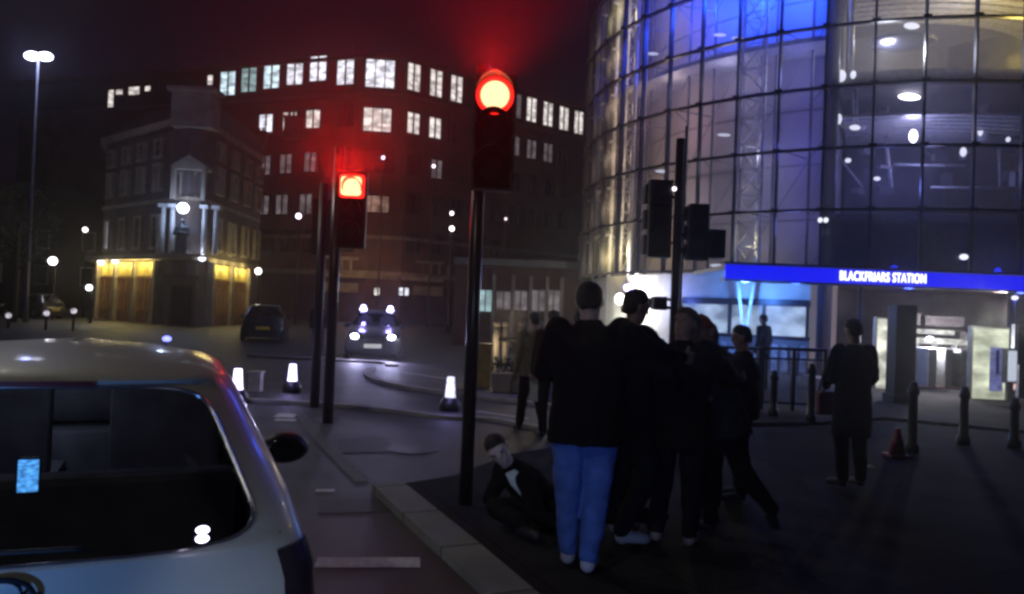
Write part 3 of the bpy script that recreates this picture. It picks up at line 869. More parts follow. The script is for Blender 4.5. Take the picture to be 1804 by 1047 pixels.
def hatchback(name, label, at, rz, paint, lit=False, detail=True, group=None, cat='car'):
    root = thing(name, label, cat, at, rz, group)
    zs = [.16, .22, .30, .40, .50, .58, .66, .70, .78, .86, .91, .95, 1.0, 1.03, 1.08, 1.15, 1.22, 1.29, 1.34, 1.37, 1.42, 1.432, 1.445, 1.455, 1.467, 1.477, 1.485, 1.490, 1.494, 1.496]
    # outline right half: from x=.9w on the rear round to the front centre
    NX = 10

    def outline(z):
        w = lerp_table(TW, z); yf = lerp_table(TF, z); pts = []
        for i in range(NX+1):
            t = .90+.10*sin(pi/2*i/NX); x = w*t
            pts.append((x, yrear(x, z)))
        y0 = pts[-1][1]; ye = max(yf-.5, y0+.02)
        for s in (.1, .3, .45, .5, .75, .8, .92): pts.append((w*(1+(.0)*s), y0+(ye-y0)*s))
        for i in range(8):
            t = pi/2*i/7; pts.append((w*(.02+.98*cos(t)**.55) if i < 7 else 0, ye+(yf-ye)*sin(t)))
        return pts
    rows = [outline(z) for z in zs]
    n = len(rows[0])
    parts = {'body': MB(), 'windscreen': MB(), (1, 0): MB(), (1, 1): MB(), (-1, 0): MB(), (-1, 1): MB()}
    NS = NX+1          # first side index
    for sg in (1, -1):
        for i in range(len(zs)-1):
            for k in range(n-1):
                zc = (zs[i]+zs[i+1])/2
                q = [(rows[i][k][0]*sg, rows[i][k][1], zs[i]), (rows[i][k+1][0]*sg, rows[i][k+1][1], zs[i]), (rows[i+1][k+1][0]*sg, rows[i+1][k+1][1], zs[i+1]), (rows[i+1][k][0]*sg, rows[i+1][k][1], zs[i+1])]
                key = 'body'
                if 1.0 < zc < 1.36 and NS <= k < NS+2: key = (sg, 0)
                if 1.0 < zc < 1.36 and NS+3 <= k < NS+5: key = (sg, 1)
                if 1.0 < zc < 1.36 and k >= NS+7: key = 'windscreen'
                if zc < .60 and k in (NS+0,) and False: continue
                parts[key].add(q, [(0, 1, 2, 3)], True)
    # tailgate patch with a rounded window opening
    wz0, wz1 = 1.0, 1.375

    def rear_pt(x, z): return (x, yrear(x, z), z)
    NW = 96
    win, out = [], []
    ctr = (0, 1.188)
    for i in range(NW):
        t = 2*pi*i/NW
        e = 7.0
        cx_, cz_ = abs(cos(t))**(2/e)*(1 if cos(t) >= 0 else -1), abs(sin(t))**(2/e)*(1 if sin(t) >= 0 else -1)
        zz = ctr[1]+cz_*.213
        wx = .90*lerp_table(TW, zz)-.055
        win.append((cx_*wx, zz))
    body = parts['body']
    # grid of rear: z rows, x columns up to .9w, skipping the window; then ring to window
    zi0, zi1 = zs.index(.95), zs.index(1.42)
    XN = 16
    for i in range(len(zs)-1):
        if zi0 <= i < zi1: continue
        for j in range(XN):
            q = []
            for (zz, jj) in ((zs[i], j), (zs[i], j+1), (zs[i+1], j+1), (zs[i+1], j)):
                x = (-1+2*jj/XN)*.9*lerp_table(TW, zz); q.append(rear_pt(x, zz))
            body.add(q, [(0, 1, 2, 3)], True)
    for i in range(NW):
        t = 2*pi*i/NW
        c_, s_ = cos(t), sin(t); m_ = max(abs(c_), abs(s_)); c_, s_ = c_/m_, s_/m_
        zz = .95+(1.42-.95)*(s_+1)/2
        out.append((c_*.9*lerp_table(TW, zz), zz))
    RN = 4
    for r_ in range(RN):
        for i in range(NW):
            j = (i+1) % NW; q = []
            for (rr, ii) in ((r_, i), (r_, j), (r_+1, j), (r_+1, i)):
                f = rr/RN; x = out[ii][0]*(1-f)+win[ii][0]*f; z = out[ii][1]*(1-f)+win[ii][1]*f
                q.append(rear_pt(x, z))
            body.add(q, [(0, 1, 2, 3)], True)
    # glass: rings to the centre
    gl = MB(); seal = MB()
    for r_ in range(8):
        for i in range(NW):
            j = (i+1) % NW; q = []
            for (rr, ii) in ((r_, i), (r_, j), (r_+1, j), (r_+1, i)):
                f = rr/8; x = win[ii][0]*(1-f); z = win[ii][1]*(1-f)+ctr[1]*f
                p = rear_pt(x, z); q.append((p[0], p[1]+.006, p[2]))
            gl.add(q, [(0, 1, 2, 3)], True)
    loop = [(rear_pt(*w_)[0], rear_pt(*w_)[1]-.002, w_[1]) for w_ in win]; loop.append(loop[0]); loop.append(loop[1])
    seal.tube(loop, .007, 6, False)

    def weld(o):
        bm = bmesh.new(); bm.from_mesh(o.data); bmesh.ops.remove_doubles(bm, verts=bm.verts, dist=.0015)
        bmesh.ops.recalc_face_normals(bm, faces=bm.faces); bm.to_mesh(o.data); bm.free()
    bo = body.build('body', paint, root); weld(bo)
    rw = gl.build('rear_window', M['carglass'], root); weld(rw)
    so = seal.build('window_seal', mat('chrome_trim', (.5, .5, .5), .2, .9), rw)
    weld(parts['windscreen'].build('windscreen', M['carglass'], root))
    for k_ in ((1, 0), (1, 1), (-1, 0), (-1, 1)): weld(parts[k_].build('side_window', M['carglass'], root))
    # wheels with tyres
    for y in (.62, 2.95):
        for s_ in (-1, 1):
            mb = MB(); mb.tube([(s_*.66, y, .31), (s_*.70, y, .31), (s_*.85, y, .31), (s_*.87, y, .31)], [.27, .31, .31, .28], 28)
            w_ = mb.build('wheel', M['rubber'], root)
            mb = MB(); mb.tube([(s_*.871, y, .31), (s_*.885, y, .31)], [.20, .19], 20); mb.build('rim', M['steel'], w_)
    # mirrors
    for s_ in (-1, 1):
        mb = MB(); mb.ball((s_*.905, 1.62, .965), (.118, .08, .076), 20, 12)
        mi = mb.build('mirror', M['blackp'], root)
        mb = MB(); mb.tube([(s_*.77, 1.66, .93), (s_*.86, 1.64, .95)], .03, 8); mb.build('mirror_arm', M['blackp'], mi)
        mb = MB(); mb.ball((s_*.905, 1.556, .965), (.092, .02, .056), 18, 8); mb.build('mirror_glass', M['darkw'], mi)
    # rear lamps wrap the corners
    for s_ in (-1, 1):
        mb = MB(); grid = []
        for i in range(7):
            z = .68+.26*i/6; w = lerp_table(TW, z)
            for j in range(7):
                t = .86+.14*sin(pi/2*j/6); x = w*t; y = yrear(x, z)
                grid.append((s_*(x+.006), y-.008, z))
        mb.add(grid, [(i*7+j, i*7+j+1, (i+1)*7+j+1, (i+1)*7+j) for i in range(6) for j in range(6)], True)
        mb.build('tail_light', mat('smoked_lens', (.030, .022, .028), .25, coat=.5), root)
    for s_ in (-1, 1):
        mb = MB(); mb.ball((s_*.55, 3.60, .70), ((.11, .06, .075) if lit else (.17, .12, .085)), 14, 8)
        mb.build('headlight', glow('headlight_on', (.75, .78, 1), 30) if lit else M['white'], root)
    mb = MB(); mb.box((0, -.105, .56), (.52, .02, .12)); mb.build('number_plate', mat('yellow_plate', (.55, .45, .05), .5), root)
    if lit:
        mb = MB(); mb.box((0, 3.67, .42), (.52, .02, .12)); mb.build('number_plate', glow('front_plate', (.8, .8, .8), .5), root)
    mb = MB()
    for s_ in (-.36, .36): mb.box((s_, 2.1, .75), (.50, .5, .16)); mb.box((s_, 1.72, .98), (.48, .14, .62)); mb.box((s_, 1.72, 1.32), (.24, .10, .17))
    mb.box((0, .85, .68), (1.2, .5, .16)); mb.box((0, .62, .86), (1.2, .12, .46)); mb.build('seats', M['seat'], root, .03)
    mb = MB(); mb.box((0, 2.38, .86), (1.4, .32, .22)); mb.tube([(.36+.17*cos(t*.35), 2.12, .96+.17*sin(t*.35)) for t in range(19)], .014, 6)
    mb.build('dashboard', M['seat'], root)
    mb = MB(); mb.box((0, 1.7, .30), (1.45, 2.6, .04)); mb.build('floor_pan', M['blackp'], root)
    if detail:
        # high brake lamp, wiper, aerial, boot handle and badge
        mb = MB(); mb.tube([(x/20, yrear(x/20, 1.0)-.012, .995+.012*(1-abs(x)/9)) for x in range(-6, 5)], .008, 6); mb.build('wiper', M['blackp'], root)
        mb = MB(); mb.box((0, .40, 1.412), (.30, .012, .018)); mb.build('brake_light', mat('dark_red', (.1, .005, .005), .3), root)
        e = MB(); N = 40
        e.tube([(.075*cos(2*pi*i/N), yrear(0, .90)-.020, .905+.052*sin(2*pi*i/N)) for i in range(N+2)], .007, 8, False)
        e.tube([(.045*cos(2*pi*i/N), yrear(0, .90)-.022, .925+.028*sin(2*pi*i/N)) for i in range(N+2)], .005, 8, False)
        e.tube([(-.072, yrear(0, .9)-.022, .900), (.072, yrear(0, .9)-.022, .900)], .007, 8)
        e.build('badge', mat('dark_chrome', (.05, .06, .08), .25, .7), root)
        mb = MB(); mb.box((.22, yrear(.22, .84)-.003, .845), (.10, .008, .012)); mb.build('badge_lettering', M['steel'], root)
        mb = MB()
        for s_ in (-1, 1): mb.tube([(s_*(.9*lerp_table(TW, z)+.0), yrear(.9*lerp_table(TW, z), z)-.0005, z) for z in (.62, .7, .8, .9, .98)], .003, 6)
        mb.build('tailgate_seam', M['blackp'], root)
    return root


silver = mat('silver_paint', (.40, .41, .37), .40, .12, var=.06, nscale=3, coat=.35)
CR = Vector(AT(25, 1012, 2.0)); CR.z = 0
car = hatchback('hatchback_car', 'silver hatchback with black rear window stopped close ahead', CR-V*.025, -TH, silver)
# driver in the right hand seat
dp = CR+V*.36+U*1.93
person('person', 'driver silhouette seated inside the silver hatchback', dp+Vector((0, 0, .0)), -TH, 1.70,
       dict(pel=(0, 0, .86), chest=(0, -.03, 1.10), neck=(0, -.02, 1.22), head=(.0, .02, 1.36), shL=(-.18, 0, 1.17), shR=(.18, 0, 1.17),
            elL=(-.24, .14, .98), wrL=(-.14, .30, .98), elR=(.24, .14, .98), wrR=(.16, .30, .98), hipL=(-.10, .05, .82), hipR=(.10, .05, .82),
            knL=(-.14, .42, .86), knR=(.14, .42, .86), anL=(-.14, .62, .44), anR=(.14, .62, .44), toL=(-.14, .76, .42), toR=(.14, .76, .42)), {}, .95, vox=.014)
dl = CR+V*(-.1)+U*1.15
lamp('cabin_fill_rear', 'POINT', (dl.x, dl.y, 1.36), (.65, .72, 1), 1.6, .05)  # added fill, no real lamp, to bring out seats and driver
lamp('cabin_fill_front', 'POINT', tuple(CR+U*2.05-V*.25+Vector((0, 0, 1.2))), (.55, .65, .9), 2.2, .05)  # second added fill in the front of the cabin, no real lamp
DRV = [o for o in COL.objects if o.get('label', '').startswith('driver silhouette')][0]
DRV.scale = (.93, .93, .93)
ph = thing('glass_reflection', 'bright blue reflection added as glowing panel inside the silver hatchback', 'glass_reflection', tuple(AT(50, 838, 2.25)), -TH)  # added panel stands in for a blue reflection on the rear window
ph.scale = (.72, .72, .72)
mb = MB(); mb.box((0, 0, 0), (.085, .01, .15)); mb.build('reflection_back', M['black'], ph, .004)
mb = MB(); mb.box((0, -.007, 0), (.072, .004, .13)); mb.build('screen', glow('blue_reflection_glow', (.10, .42, 1.0), 1.5, ev=30), ph)  # glowing face carries the blue of that reflection

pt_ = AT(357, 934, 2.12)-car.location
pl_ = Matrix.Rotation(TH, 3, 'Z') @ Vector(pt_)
mb = MB(); mb.ball(pl_, (.018, .01, .011)); mb.ball((pl_.x, pl_.y, pl_.z-.024), (.018, .01, .011)); mb.build('white_reflection', glow('white_reflection_glow', (.75, .7, 1), 6), car)  # two added glowing spots stand in for a white reflection on the glass
bl = AT(294, 597, 12)
t = thing('work_lamp', 'small blue lamp just beyond the silver hatchback roof', 'lamp', (bl.x, bl.y, 0))
mb = MB(); mb.tube([(0, 0, 0), (0, 0, bl.z-.04)], .02, 8); mb.box((0, 0, .02), (.3, .3, .04)); mb.build('stand', M['black'], t)
mb = MB(); mb.ball((0, 0, bl.z), (.07, .05, .045)); mb.build('lamp_head', glow('blue_lamp_on', (.22, .24, 1), 3), t)
lamp('work_light', 'POINT', (bl.x, bl.y-.15, bl.z), (.08, .1, 1), 5, .05)

# oncoming dark car with two roof beacons
c2 = G(640, 633)
darkp = mat('dark_car_paint', (.05, .045, .06), .3, .4, coat=.5)
pc = hatchback('patrol_car', 'oncoming dark car with headlights on and two roof beacons', (c2.x-.2, c2.y+3.4, 0), R(180+8), darkp, lit=True, detail=False)
for s_ in (-1, 1):
    mb = MB(); mb.ball((s_*.44, 1.35, 1.57), (.085, .085, .075)); mb.box((s_*.44, 1.35, 1.50), (.22, .22, .05))
    mb.build('beacon', glow('beacon_on', (.45, .42, 1), 14), pc)
for px, py in [(628, 606), (688, 609)]:
    p = AT(px, py, c2.y-.4)
    lamp('headlamp_light', 'SPOT', p, (.62, .6, 1), 70 if px < 660 else 110, .08, (R(86), 0, R(180)-.0), spot_size=R(140), spot_blend=.8)
for px, py in [(637, 547), (688, 551)]:
    lamp('beacon_light', 'POINT', AT(px, py, c2.y+1.2), (.35, .3, 1), 25, .1)

tealp = mat('teal_car_paint', (.008, .028, .04), .3, .4, coat=.5)
for px, py, rz, lab, mt in [(462, 603, 14, 'dark teal parked car seen end on, left of the twin poles', tealp)]:
    q = G(px, py)
    o = hatchback('parked_car', lab, (q.x, q.y, 0), R(rz), mt, detail=False, group=None)


# ------------------------------------------------------------------ traffic signals
LR = glow('red_signal', (1, .012, .008), 2.5)
LR2 = glow('red_core', (1, .55, .24), 2.4)


def signal_head(mb, x, y, z, rz=0., w=.30, h=.92, r=.125):
    mb.box((x, y+.09, z), (w, .20, h)); mb.box((x, y+.0, z), (w+.05, .02, h+.05))
    for dz in (.30, 0, -.30):
        N = 16; vs = []
        for k in range(N+1):
            t = -.35+(pi+.7)*k/N
            for rr in (r+.012, r):
                vs.append((x+rr*cos(t), y-.01, z+dz+rr*sin(t))); vs.append((x+rr*cos(t), y-.07-.13*max(0, sin(t)), z+dz+rr*sin(t)))
        fs = []
        for k in range(N):
            o = k*4; q = o+4
            fs += [(o, o+1, q+1, q), (o+3, o+2, q+2, q+3), (o+1, o+3, q+3, q+1)]
        mb.add(vs, fs)
    return mb


def lens(c, mats, parent, name='lens', r=.105):
    mb = MB(); mb.tube([(c[0], c[1]-.016, c[2]), (c[0], c[1]-.03, c[2])], [r, r*.9], 24)
    return mb.build(name, mats, parent)


def pole(mb, h, r=.06):
    mb.tube([(0, 0, 0), (0, 0, h)], r, 16)


# signal on the near pole
b2 = GZ(820, 888)
s2 = thing('traffic_signal', 'nearer traffic signal with big red light beside the person on the ground', 'traffic light', b2, 0, 'traffic signals')
mb = MB(); pole(mb, 3.65, .055); mb.build('pole', M['pole'], s2)
R2 = AT(872, 167, b2.y-.15)-b2
mb = MB(); signal_head(mb, R2.x, R2.y+.05, R2.z-.30, r=.156); mb.box((R2.x/2+.03, .05, R2.z-.3), (R2.x, .05, .05)); mb.build('signal_head', M['blackp'], s2)
ln = lens((R2.x, R2.y+.045, R2.z), LR, s2, 'red_lens', .155); lens((R2.x, R2.y+.028, R2.z), LR2, ln, 'lamp_core', .118); lens((R2.x, R2.y+.045, R2.z-.3), M['darkw'], s2, 'amber_lens'); lens((R2.x, R2.y+.045, R2.z-.6), M['darkw'], s2, 'green_lens')
# signal on the far pole (island)
b1 = G(577, 745)
s1 = thing('traffic_signal', 'farther traffic signal with red light on island left of centre', 'traffic light', b1, 0, 'traffic signals')
mb = MB(); pole(mb, 3.9, .075); mb.build('pole', M['pole'], s1)
R1 = AT(620, 328, b1.y-.15)-b1
mb = MB(); signal_head(mb, R1.x, R1.y+.05, R1.z-.32, w=.36, h=1.05); mb.box((R1.x/2, .05, R1.z-.3), (R1.x, .05, .05)); mb.build('signal_head', M['blackp'], s1)
mb = MB(); mb.box((R1.x, R1.y+.03, R1.z), (.34, .03, .32)); ln = mb.build('red_lens', LR, s1, .04); mb = MB(); mb.box((R1.x-.01, R1.y+.012, R1.z), (.28, .02, .26)); mb.build('lamp_core', LR2, ln, .05); lens((R1.x, R1.y+.045, R1.z-.32), M['darkw'], s1, 'amber_lens'); lens((R1.x, R1.y+.045, R1.z-.62), M['darkw'], s1, 'green_lens')
b0 = G(554, 718)
s0 = thing('sign_post', 'thinner black post with two dark plates beside farther red signal', 'post', b0)
mb = MB(); pole(mb, 3.6, .075); mb.build('pole', M['black'], s0)
mb = MB(); mb.box((0, .08, 2.9), (.34, .16, .9)); mb.build('sign_plate', M['blackp'], s0, .01)
b0 = G(590, 700)
# red light thrown by the two signals
for (p, b_, pw, sz, zt) in ((R2, b2, 5600, 88, 8.2), (R1, b1, 3600, 80, 9.4), (R2, b2, 70, 124, 6.0), (R1, b1, 60, 116, 6.0)):
    o = lamp('signal_light', 'SPOT', (p.x+b_.x, p.y+b_.y-.16, p.z+b_.z), (1, .008, .008), pw, .10, spot_size=R(sz), spot_blend=1.0)
    o.data.specular_factor = .05
    aim(o, (o.location.x*.2, -1, zt))
# signal cluster seen from behind
b3 = AT(1186, 600, 9.2); b3.z = KB
s3 = thing('traffic_signal', 'black signal cluster seen from behind against the glass station', 'traffic light', b3, 0, 'traffic signals')
mb = MB(); q = AT(1199, 245, 9.2); pole(mb, q.z-KB, .052); mb.build('pole', M['black'], s3)
mb = MB(); mb.tube([(0.075, .03, 0), (.075, .03, q.z+.1)], .016, 8); mb.build('conduit', M['steel'], s3)


def back_head(x0, y0, x1, y1, seg_, name, d):
    a, b_ = AT(x0, y0, d), AT(x1, y1, d)
    w, h = abs(b_.x-a.x), abs(a.z-b_.z); c = (a+b_)/2-b3
    mb = MB(); mb.box((c.x, c.y, c.z), (w*.86, .22, h))
    for k in range(seg_):
        z = c.z+h/2-h*(k+.5)/seg_
        mb.box((c.x-w*.47, c.y+.16, z), (.03, .22, h/seg_*.78)); mb.box((c.x, c.y+.22, z+h/seg_*.35), (w*.8, .22, .02)); mb.box((c.x, c.y-.118, z), (w*.7, .02, h/seg_*.8))
    mb.tube([(c.x, c.y, c.z+h*.3), (0, 0, c.z+h*.3)], .02, 6); mb.tube([(c.x, c.y, c.z-h*.3), (0, 0, c.z-h*.3)], .02, 6)
    return mb.build(name, M['blackp'], s3, .012)


back_head(1140, 318, 1182, 455, 3, 'signal_head', 9.15)
back_head(1210, 360, 1246, 460, 3, 'signal_head', 9.15)
back_head(1244, 405, 1276, 456, 1, 'pedestrian_signal', 9.15)
back_head(1147, 522, 1174, 547, 1, 'push_button_box', 9.15)
mb = MB(); p = AT(1188, 333, 9.0)-b3; mb.ball(p, .025); mb.build('indicator_lamp', glow('small_white', (1, .85, .9), 3), s3)


# ------------------------------------------------------------------ street lamps and points of light
def globe_lamp(px, py, d, lab, col, r=.2, e=6, pw=60):
    p = AT(px, py, d)
    t = thing('street_lamp', lab, 'street lamp', (p.x, p.y, 0), 0, 'street lamps around the junction')
    mb = MB(); mb.tube([(0, .25, 0), (0, .25, 1), (0, .25, p.z+.3), (0, 0, p.z+.3)], [.09, .06, .045, .04], 8); mb.build('pole', M['black'], t)
    mb = MB(); mb.ball((0, 0, p.z), r, 12, 8); mb.build('globe', glow('lamp_globe', col, e), t)
    lamp('street_light', 'POINT', (p.x, p.y-.4, p.z-.1), col, pw*.3, .15)


globe_lamp(150, 405, 52, 'small white globe lamp upper left of pub', (1, .95, .95), .16, 5, 40)
globe_lamp(93, 460, 46, 'brightest globe lamp, left of pub and lower down', (.95, .92, 1), .24, 7, 90)
globe_lamp(157, 507, 42, 'low globe lamp close to left corner of pub', (.95, .95, 1), .16, 6, 40)
globe_lamp(455, 478, 45, 'globe lamp at right end of pub front', (1, .85, .8), .19, 6, 60)
globe_lamp(526, 381, 55, 'violet white globe lamp on pole above the twin poles', (.9, .75, 1), .2, 5, 40)
globe_lamp(796, 376, 50, 'small globe lamp high between the two red signals', (1, .85, 1), .12, 5, 20)
globe_lamp(796, 403, 49, 'wider globe lamp just under another between red signals', (1, .85, .9), .16, 5, 20)
globe_lamp(891, 386, 55, 'tiny globe lamp right of nearer red signal', (1, .8, .8), .1, 2, 10)
globe_lamp(675, 278, 62, 'tiny globe lamp high before office corner', (.9, .7, 1), .15, 3, 10)
globe_lamp(764, 293, 62, 'tiny globe lamp high before office right wing', (.9, .8, 1), .15, 3, 10)
# tall double headed mast lamp
p = AT(68, 100, 40)
t = thing('street_lamp', 'tall mast with twin blue white heads at upper left', 'street lamp', (p.x, p.y, 0), 0, 'street lamps around the junction')
mb = MB(); mb.tube([(0, 0, 0), (0, 0, 1.5), (0, 0, p.z+.1)], [.14, .09, .06], 10); mb.build('pole', M['greym'], t)
for s_ in (-1, 1):
    mb = MB(); mb.tube([(0, 0, p.z), (s_*.3, 0, p.z+.05)], .03, 6); mb.ball((s_*.34, 0, p.z+.02), (.40, .25, .22)); mb.build('lamp_head', glow('mast_head', (.75, .8, 1), 14), t)
lamp('mast_light', 'POINT', (p.x, p.y-.3, p.z-.35), (.62, .7, 1), 25, .2)
lamp('mast_light', 'POINT', (p.x, p.y-.3, p.z+.1), (.16, .20, 1), 110, .2)
# lamp columns of the junction, outside the frame, that light the road
for (x, y, lx, ly, tgt, pw, lab) in [(-10.8, 13, -9.3, 12.4, (-3.0, 10, 0), 680, 'tall black lamp column beyond the silver hatchback'), (-6.6, -4.5, -5.1, -4, (-3.6, 6.5, 0), 620, 'tall black lamp column on the kerb behind the camera')]:
    t = thing('street_lamp', lab, 'street lamp', (x, y, 0), 0, 'street lamps around the junction')
    mb = MB(); mb.tube([(0, 0, 0), (0, 0, 8.6), (1.0, .2, 9.0)], [.11, .07, .05], 10); mb.build('pole', M['black'], t)
    mb = MB(); mb.ball((1.3, .3, 9.0), (.4, .16, .08)); mb.build('lamp_head', glow('column_head', (1, .9, .8), 10), t)
    o = lamp('column_light', 'SPOT', (lx, ly, 8.8), (.97, .95, .86), pw, .2, spot_size=R(80), spot_blend=1.0)
    if y < 0: o.data.spot_size = R(58)
    aim(o, tgt)
# lit keep-left bollards
blm = glow('bollard_glow', (.62, .58, 1), 5)
for px, yb, yt, w, lab in [(417, 702, 650, .20, 'lit white bollard directly right of the silver hatchback roof'), (514, 684, 642, .19, 'lit white bollard just left of the twin poles'), (792, 716, 664, .17, 'lit white bollard left of nearer signal pole')]:
    b_ = G(px, yb+8); tp = AT(px, yt, b_.y)
    t = thing('bollard', lab, 'bollard', b_, 0, 'illuminated traffic bollards')
    h = tp.z
    mb = MB(); mb.tube([(0, 0, 0), (0, 0, .12), (0, 0, .22)], [.17, .17, .11], 12); mb.build('base', M['black'], t)
    mb = MB(); mb.tube([(0, 0, .22), (0, 0, h*.5), (0, 0, h)], [.09, .08, .06], 12); mb.build('lit_body', blm if px < 700 else glow('bollard_dim', (.7, .72, 1), 1.5, ev=4), t)
    if px > 700:
        mb = MB(); mb.box((0, -.1, h*.62), (.11, .05, .20)); mb.build('lamp_panel', glow('bollard_panel', (.62, .6, 1), 2.5), t)
    lamp('bollard_light', 'POINT', (b_.x, b_.y-.25, h*.7), (.35, .3, 1), 3.5, .06)

# pale box and rubble of small kerb things between bollards
cb = thing('cabinet', 'low pale utility box between the two left bollards', 'utility box', G(450, 690))
mb = MB(); mb.box((0, 0, .17), (.22, .2, .34)); mb.box((0, 0, .36), (.26, .24, .04)); mb.build('box_body', mat('cream_paint', (.35, .34, .3), .6), cb, .01)

# pale stone balusters and planters by the yellow pillar
yp = G(850, 682)
t = thing('advertising_pillar', 'yellow rectangular pillar right of nearer signal pole', 'pillar', yp)
h = AT(850, 610, yp.y).z
mb = MB(); mb.box((0, 0, h/2), (.34, .3, h)); mb.box((0, 0, h+.03), (.4, .36, .06)); mb.build('pillar_body', mat('yellow_box', (.34, .25, .05), .5, espec=.2), t, .01)
t2 = thing('balustrade', 'row of pale stone posts under dark rail beside yellow pillar', 'balustrade', (0, 0, 0))
for px in (872, 888, 916, 944, 965):
    q = G(px, 676); tp = AT(px, 572, q.y)
    mb = MB(); mb.tube([(q.x, q.y, 0), (q.x, q.y, tp.z*.35), (q.x, q.y, tp.z*.75), (q.x, q.y, tp.z)], [.09, .06, .09, .07], 10); mb.ball((q.x, q.y, tp.z+.02), .10, 10, 6)
    mb.build('post', M['stone'], t2)
a, b_ = G(868, 676), G(990, 684)
mb = MB(); mb.tube([(a.x, a.y, 1.0), (b_.x, b_.y, 1.0)], .04, 8); mb.tube([(a.x, a.y, .45), (b_.x, b_.y, .45)], .04, 8); mb.build('rail', M['black'], t2)
for i, px in enumerate((883, 906, 925)):
    q = G(px, 690)
    t = thing('planter', ['square pale planter nearest yellow pillar', 'middle pale planter below the stone posts', 'pale planter nearest the tan coated walker'][i], 'planter', q, 0, 'planters below the balustrade')
    mb = MB(); mb.add([(-.17, -.17, 0), (.17, -.17, 0), (.17, .17, 0), (-.17, .17, 0), (-.22, -.22, .38), (.22, -.22, .38), (.22, .22, .38), (-.22, .22, .38)], [(0, 1, 2, 3), (0, 4, 5, 1), (1, 5, 6, 2), (2, 6, 7, 3), (3, 7, 4, 0), (4, 7, 6, 5)]); mb.build('pot', M['stone'], t, .01)
    mb = MB(); rnd = random.Random(i)
    for k in range(70):
        a_ = rnd.uniform(0, 2*pi); r_ = rnd.uniform(0, .2); z = .38+rnd.uniform(0, .3); x, y = r_*cos(a_), r_*sin(a_); s_ = .06
        mb.add([(x, y, z), (x+s_*cos(a_), y+s_*sin(a_), z+.03), (x+s_*.3, y-s_*.4, z+.07)], [(0, 1, 2)])
    mb.build('plant', mat('leaf', (.03, .05, .025), .6), t)
lamp('shop_light', 'POINT', tuple(AT(905, 560, 19)), (1, .78, .55), 40, .2)
lamp('shop_light', 'POINT', tuple(AT(860, 610, 17)), (1, .8, .5), 12, .2)

# ------------------------------------------------------------------ station: a curved glass drum
CX, CY, RD = 14.0, 32.0, 11.1
stn = thing('station_building', 'curved glass drum station lit blue inside with blue sign band', 'station', (CX, CY, 0))


def cp(phi, r, z): return Vector((r*sin(phi), -r*cos(phi), z))


def phi_at(px, py=560, r=RD):
    d = ray(px, py); dx, dy = d.x/d.y, 1.0
    A_q = dx*dx+1; B_q = -2*(dx*CX+CY); C_q = CX*CX+CY*CY-r*r
    disc = B_q*B_q-4*A_q*C_q
    if disc < 0: return -pi/2-.1
    y = (-B_q-math.sqrt(disc))/(2*A_q)
    x = dx*y
    return math.atan2(x-CX, CY-y)


def arc_strip(mb, p0, p1, r, z0, z1, th=.08, n=40):
    vs, fs = [], []
    for i in range(n+1):
        f = p0+(p1-p0)*i/n
        for rr, z in ((r, z0), (r, z1), (r-th, z1), (r-th, z0)): vs.append(cp(f, rr, z))
    for i in range(n):
        for k in range(4): fs.append((i*4+k, i*4+(k+1) % 4, (i+1)*4+(k+1) % 4, (i+1)*4+k))
    fs += [(0, 1, 2, 3), tuple(n*4+k for k in (3, 2, 1, 0))]
    mb.add(vs, fs)


PH0, PH1 = R(-112), R(48)
TZ = [3.15+1.78*i for i in range(0, 10)]        # transom levels
ms = [phi_at(x) for x in (1385, 1535, 1625, 1712, 1800)]
pst = R(6.6); p535 = phi_at(1535, 300)
phis = [p535+i*pst for i in range(-18, 8)]
PH0, PH1 = phis[0], phis[-1]
# glazing: one sheet of panes, each tilted a hair
mb = MB(); rnd = random.Random(3)
for i in range(len(phis)-1):
    for j in range(len(TZ)-1):
        e = [rnd.uniform(-.012, .012) for _ in range(4)]
        q = [cp(phis[i], RD+e[0], TZ[j]), cp(phis[i+1], RD+e[1], TZ[j]), cp(phis[i+1], RD+e[2], TZ[j+1]), cp(phis[i], RD+e[3], TZ[j+1])]
        mb.add(q, [(0, 1, 2, 3)])
mb.build('glazing', M['frit'], stn)
dk = mat('dark_blue_metal', (.015, .016, .03), .4, .4)
for f in phis:
    mb = MB(); c = cp(f, RD+.04, (TZ[0]+TZ[-1])/2); mb.box(c, (.055, .16, TZ[-1]-TZ[0]), f)
    for z in TZ[1:]: mb.box(cp(f, RD+.16, z), (.22, .06, .12), f)
    mb.build('mullion', dk, stn)
for z in TZ:
    mb = MB(); arc_strip(mb, PH0, PH1, RD+.10, z-.035, z+.035, .14); mb.build('transom', dk, stn)
# thick outer column
for px, w in ((1462, .42),):
    f = phi_at(px, 250, RD-.3); c = cp(f, RD-.35, 0)
    mb = MB(); mb.tube([(c.x, c.y, 0), (c.x, c.y, 18)], w/2, 18); mb.build('column', mat('navy_column', (.02, .022, .05), .4, .2), stn)
# lattice mast
def lattice(px, py, r, z0, z1, w, m, name):
    f = phi_at(px, py, r); c = cp(f, r, 0); e = Vector((cos(f), sin(f), 0)); nn_ = Vector((-sin(f), cos(f), 0))
    mb = MB()
    ch = [c-e*w/2, c+e*w/2, c+nn_*w*.8]
    for q in ch: mb.tube([(q.x, q.y, z0), (q.x, q.y, z1)], .045, 8)
    z = z0; k = 0
    while z < z1-.7:
        for i in range(3):
            a, b = ch[i], ch[(i+1) % 3]
            if k % 2: a, b = b, a
            mb.tube([(a.x, a.y, z), (b.x, b.y, z+.8)], .022, 6); mb.tube([(ch[i].x, ch[i].y, z), (ch[(i+1) % 3].x, ch[(i+1) % 3].y, z)], .02, 6)
        z += .8; k += 1
    return mb.build(name, m, stn), c


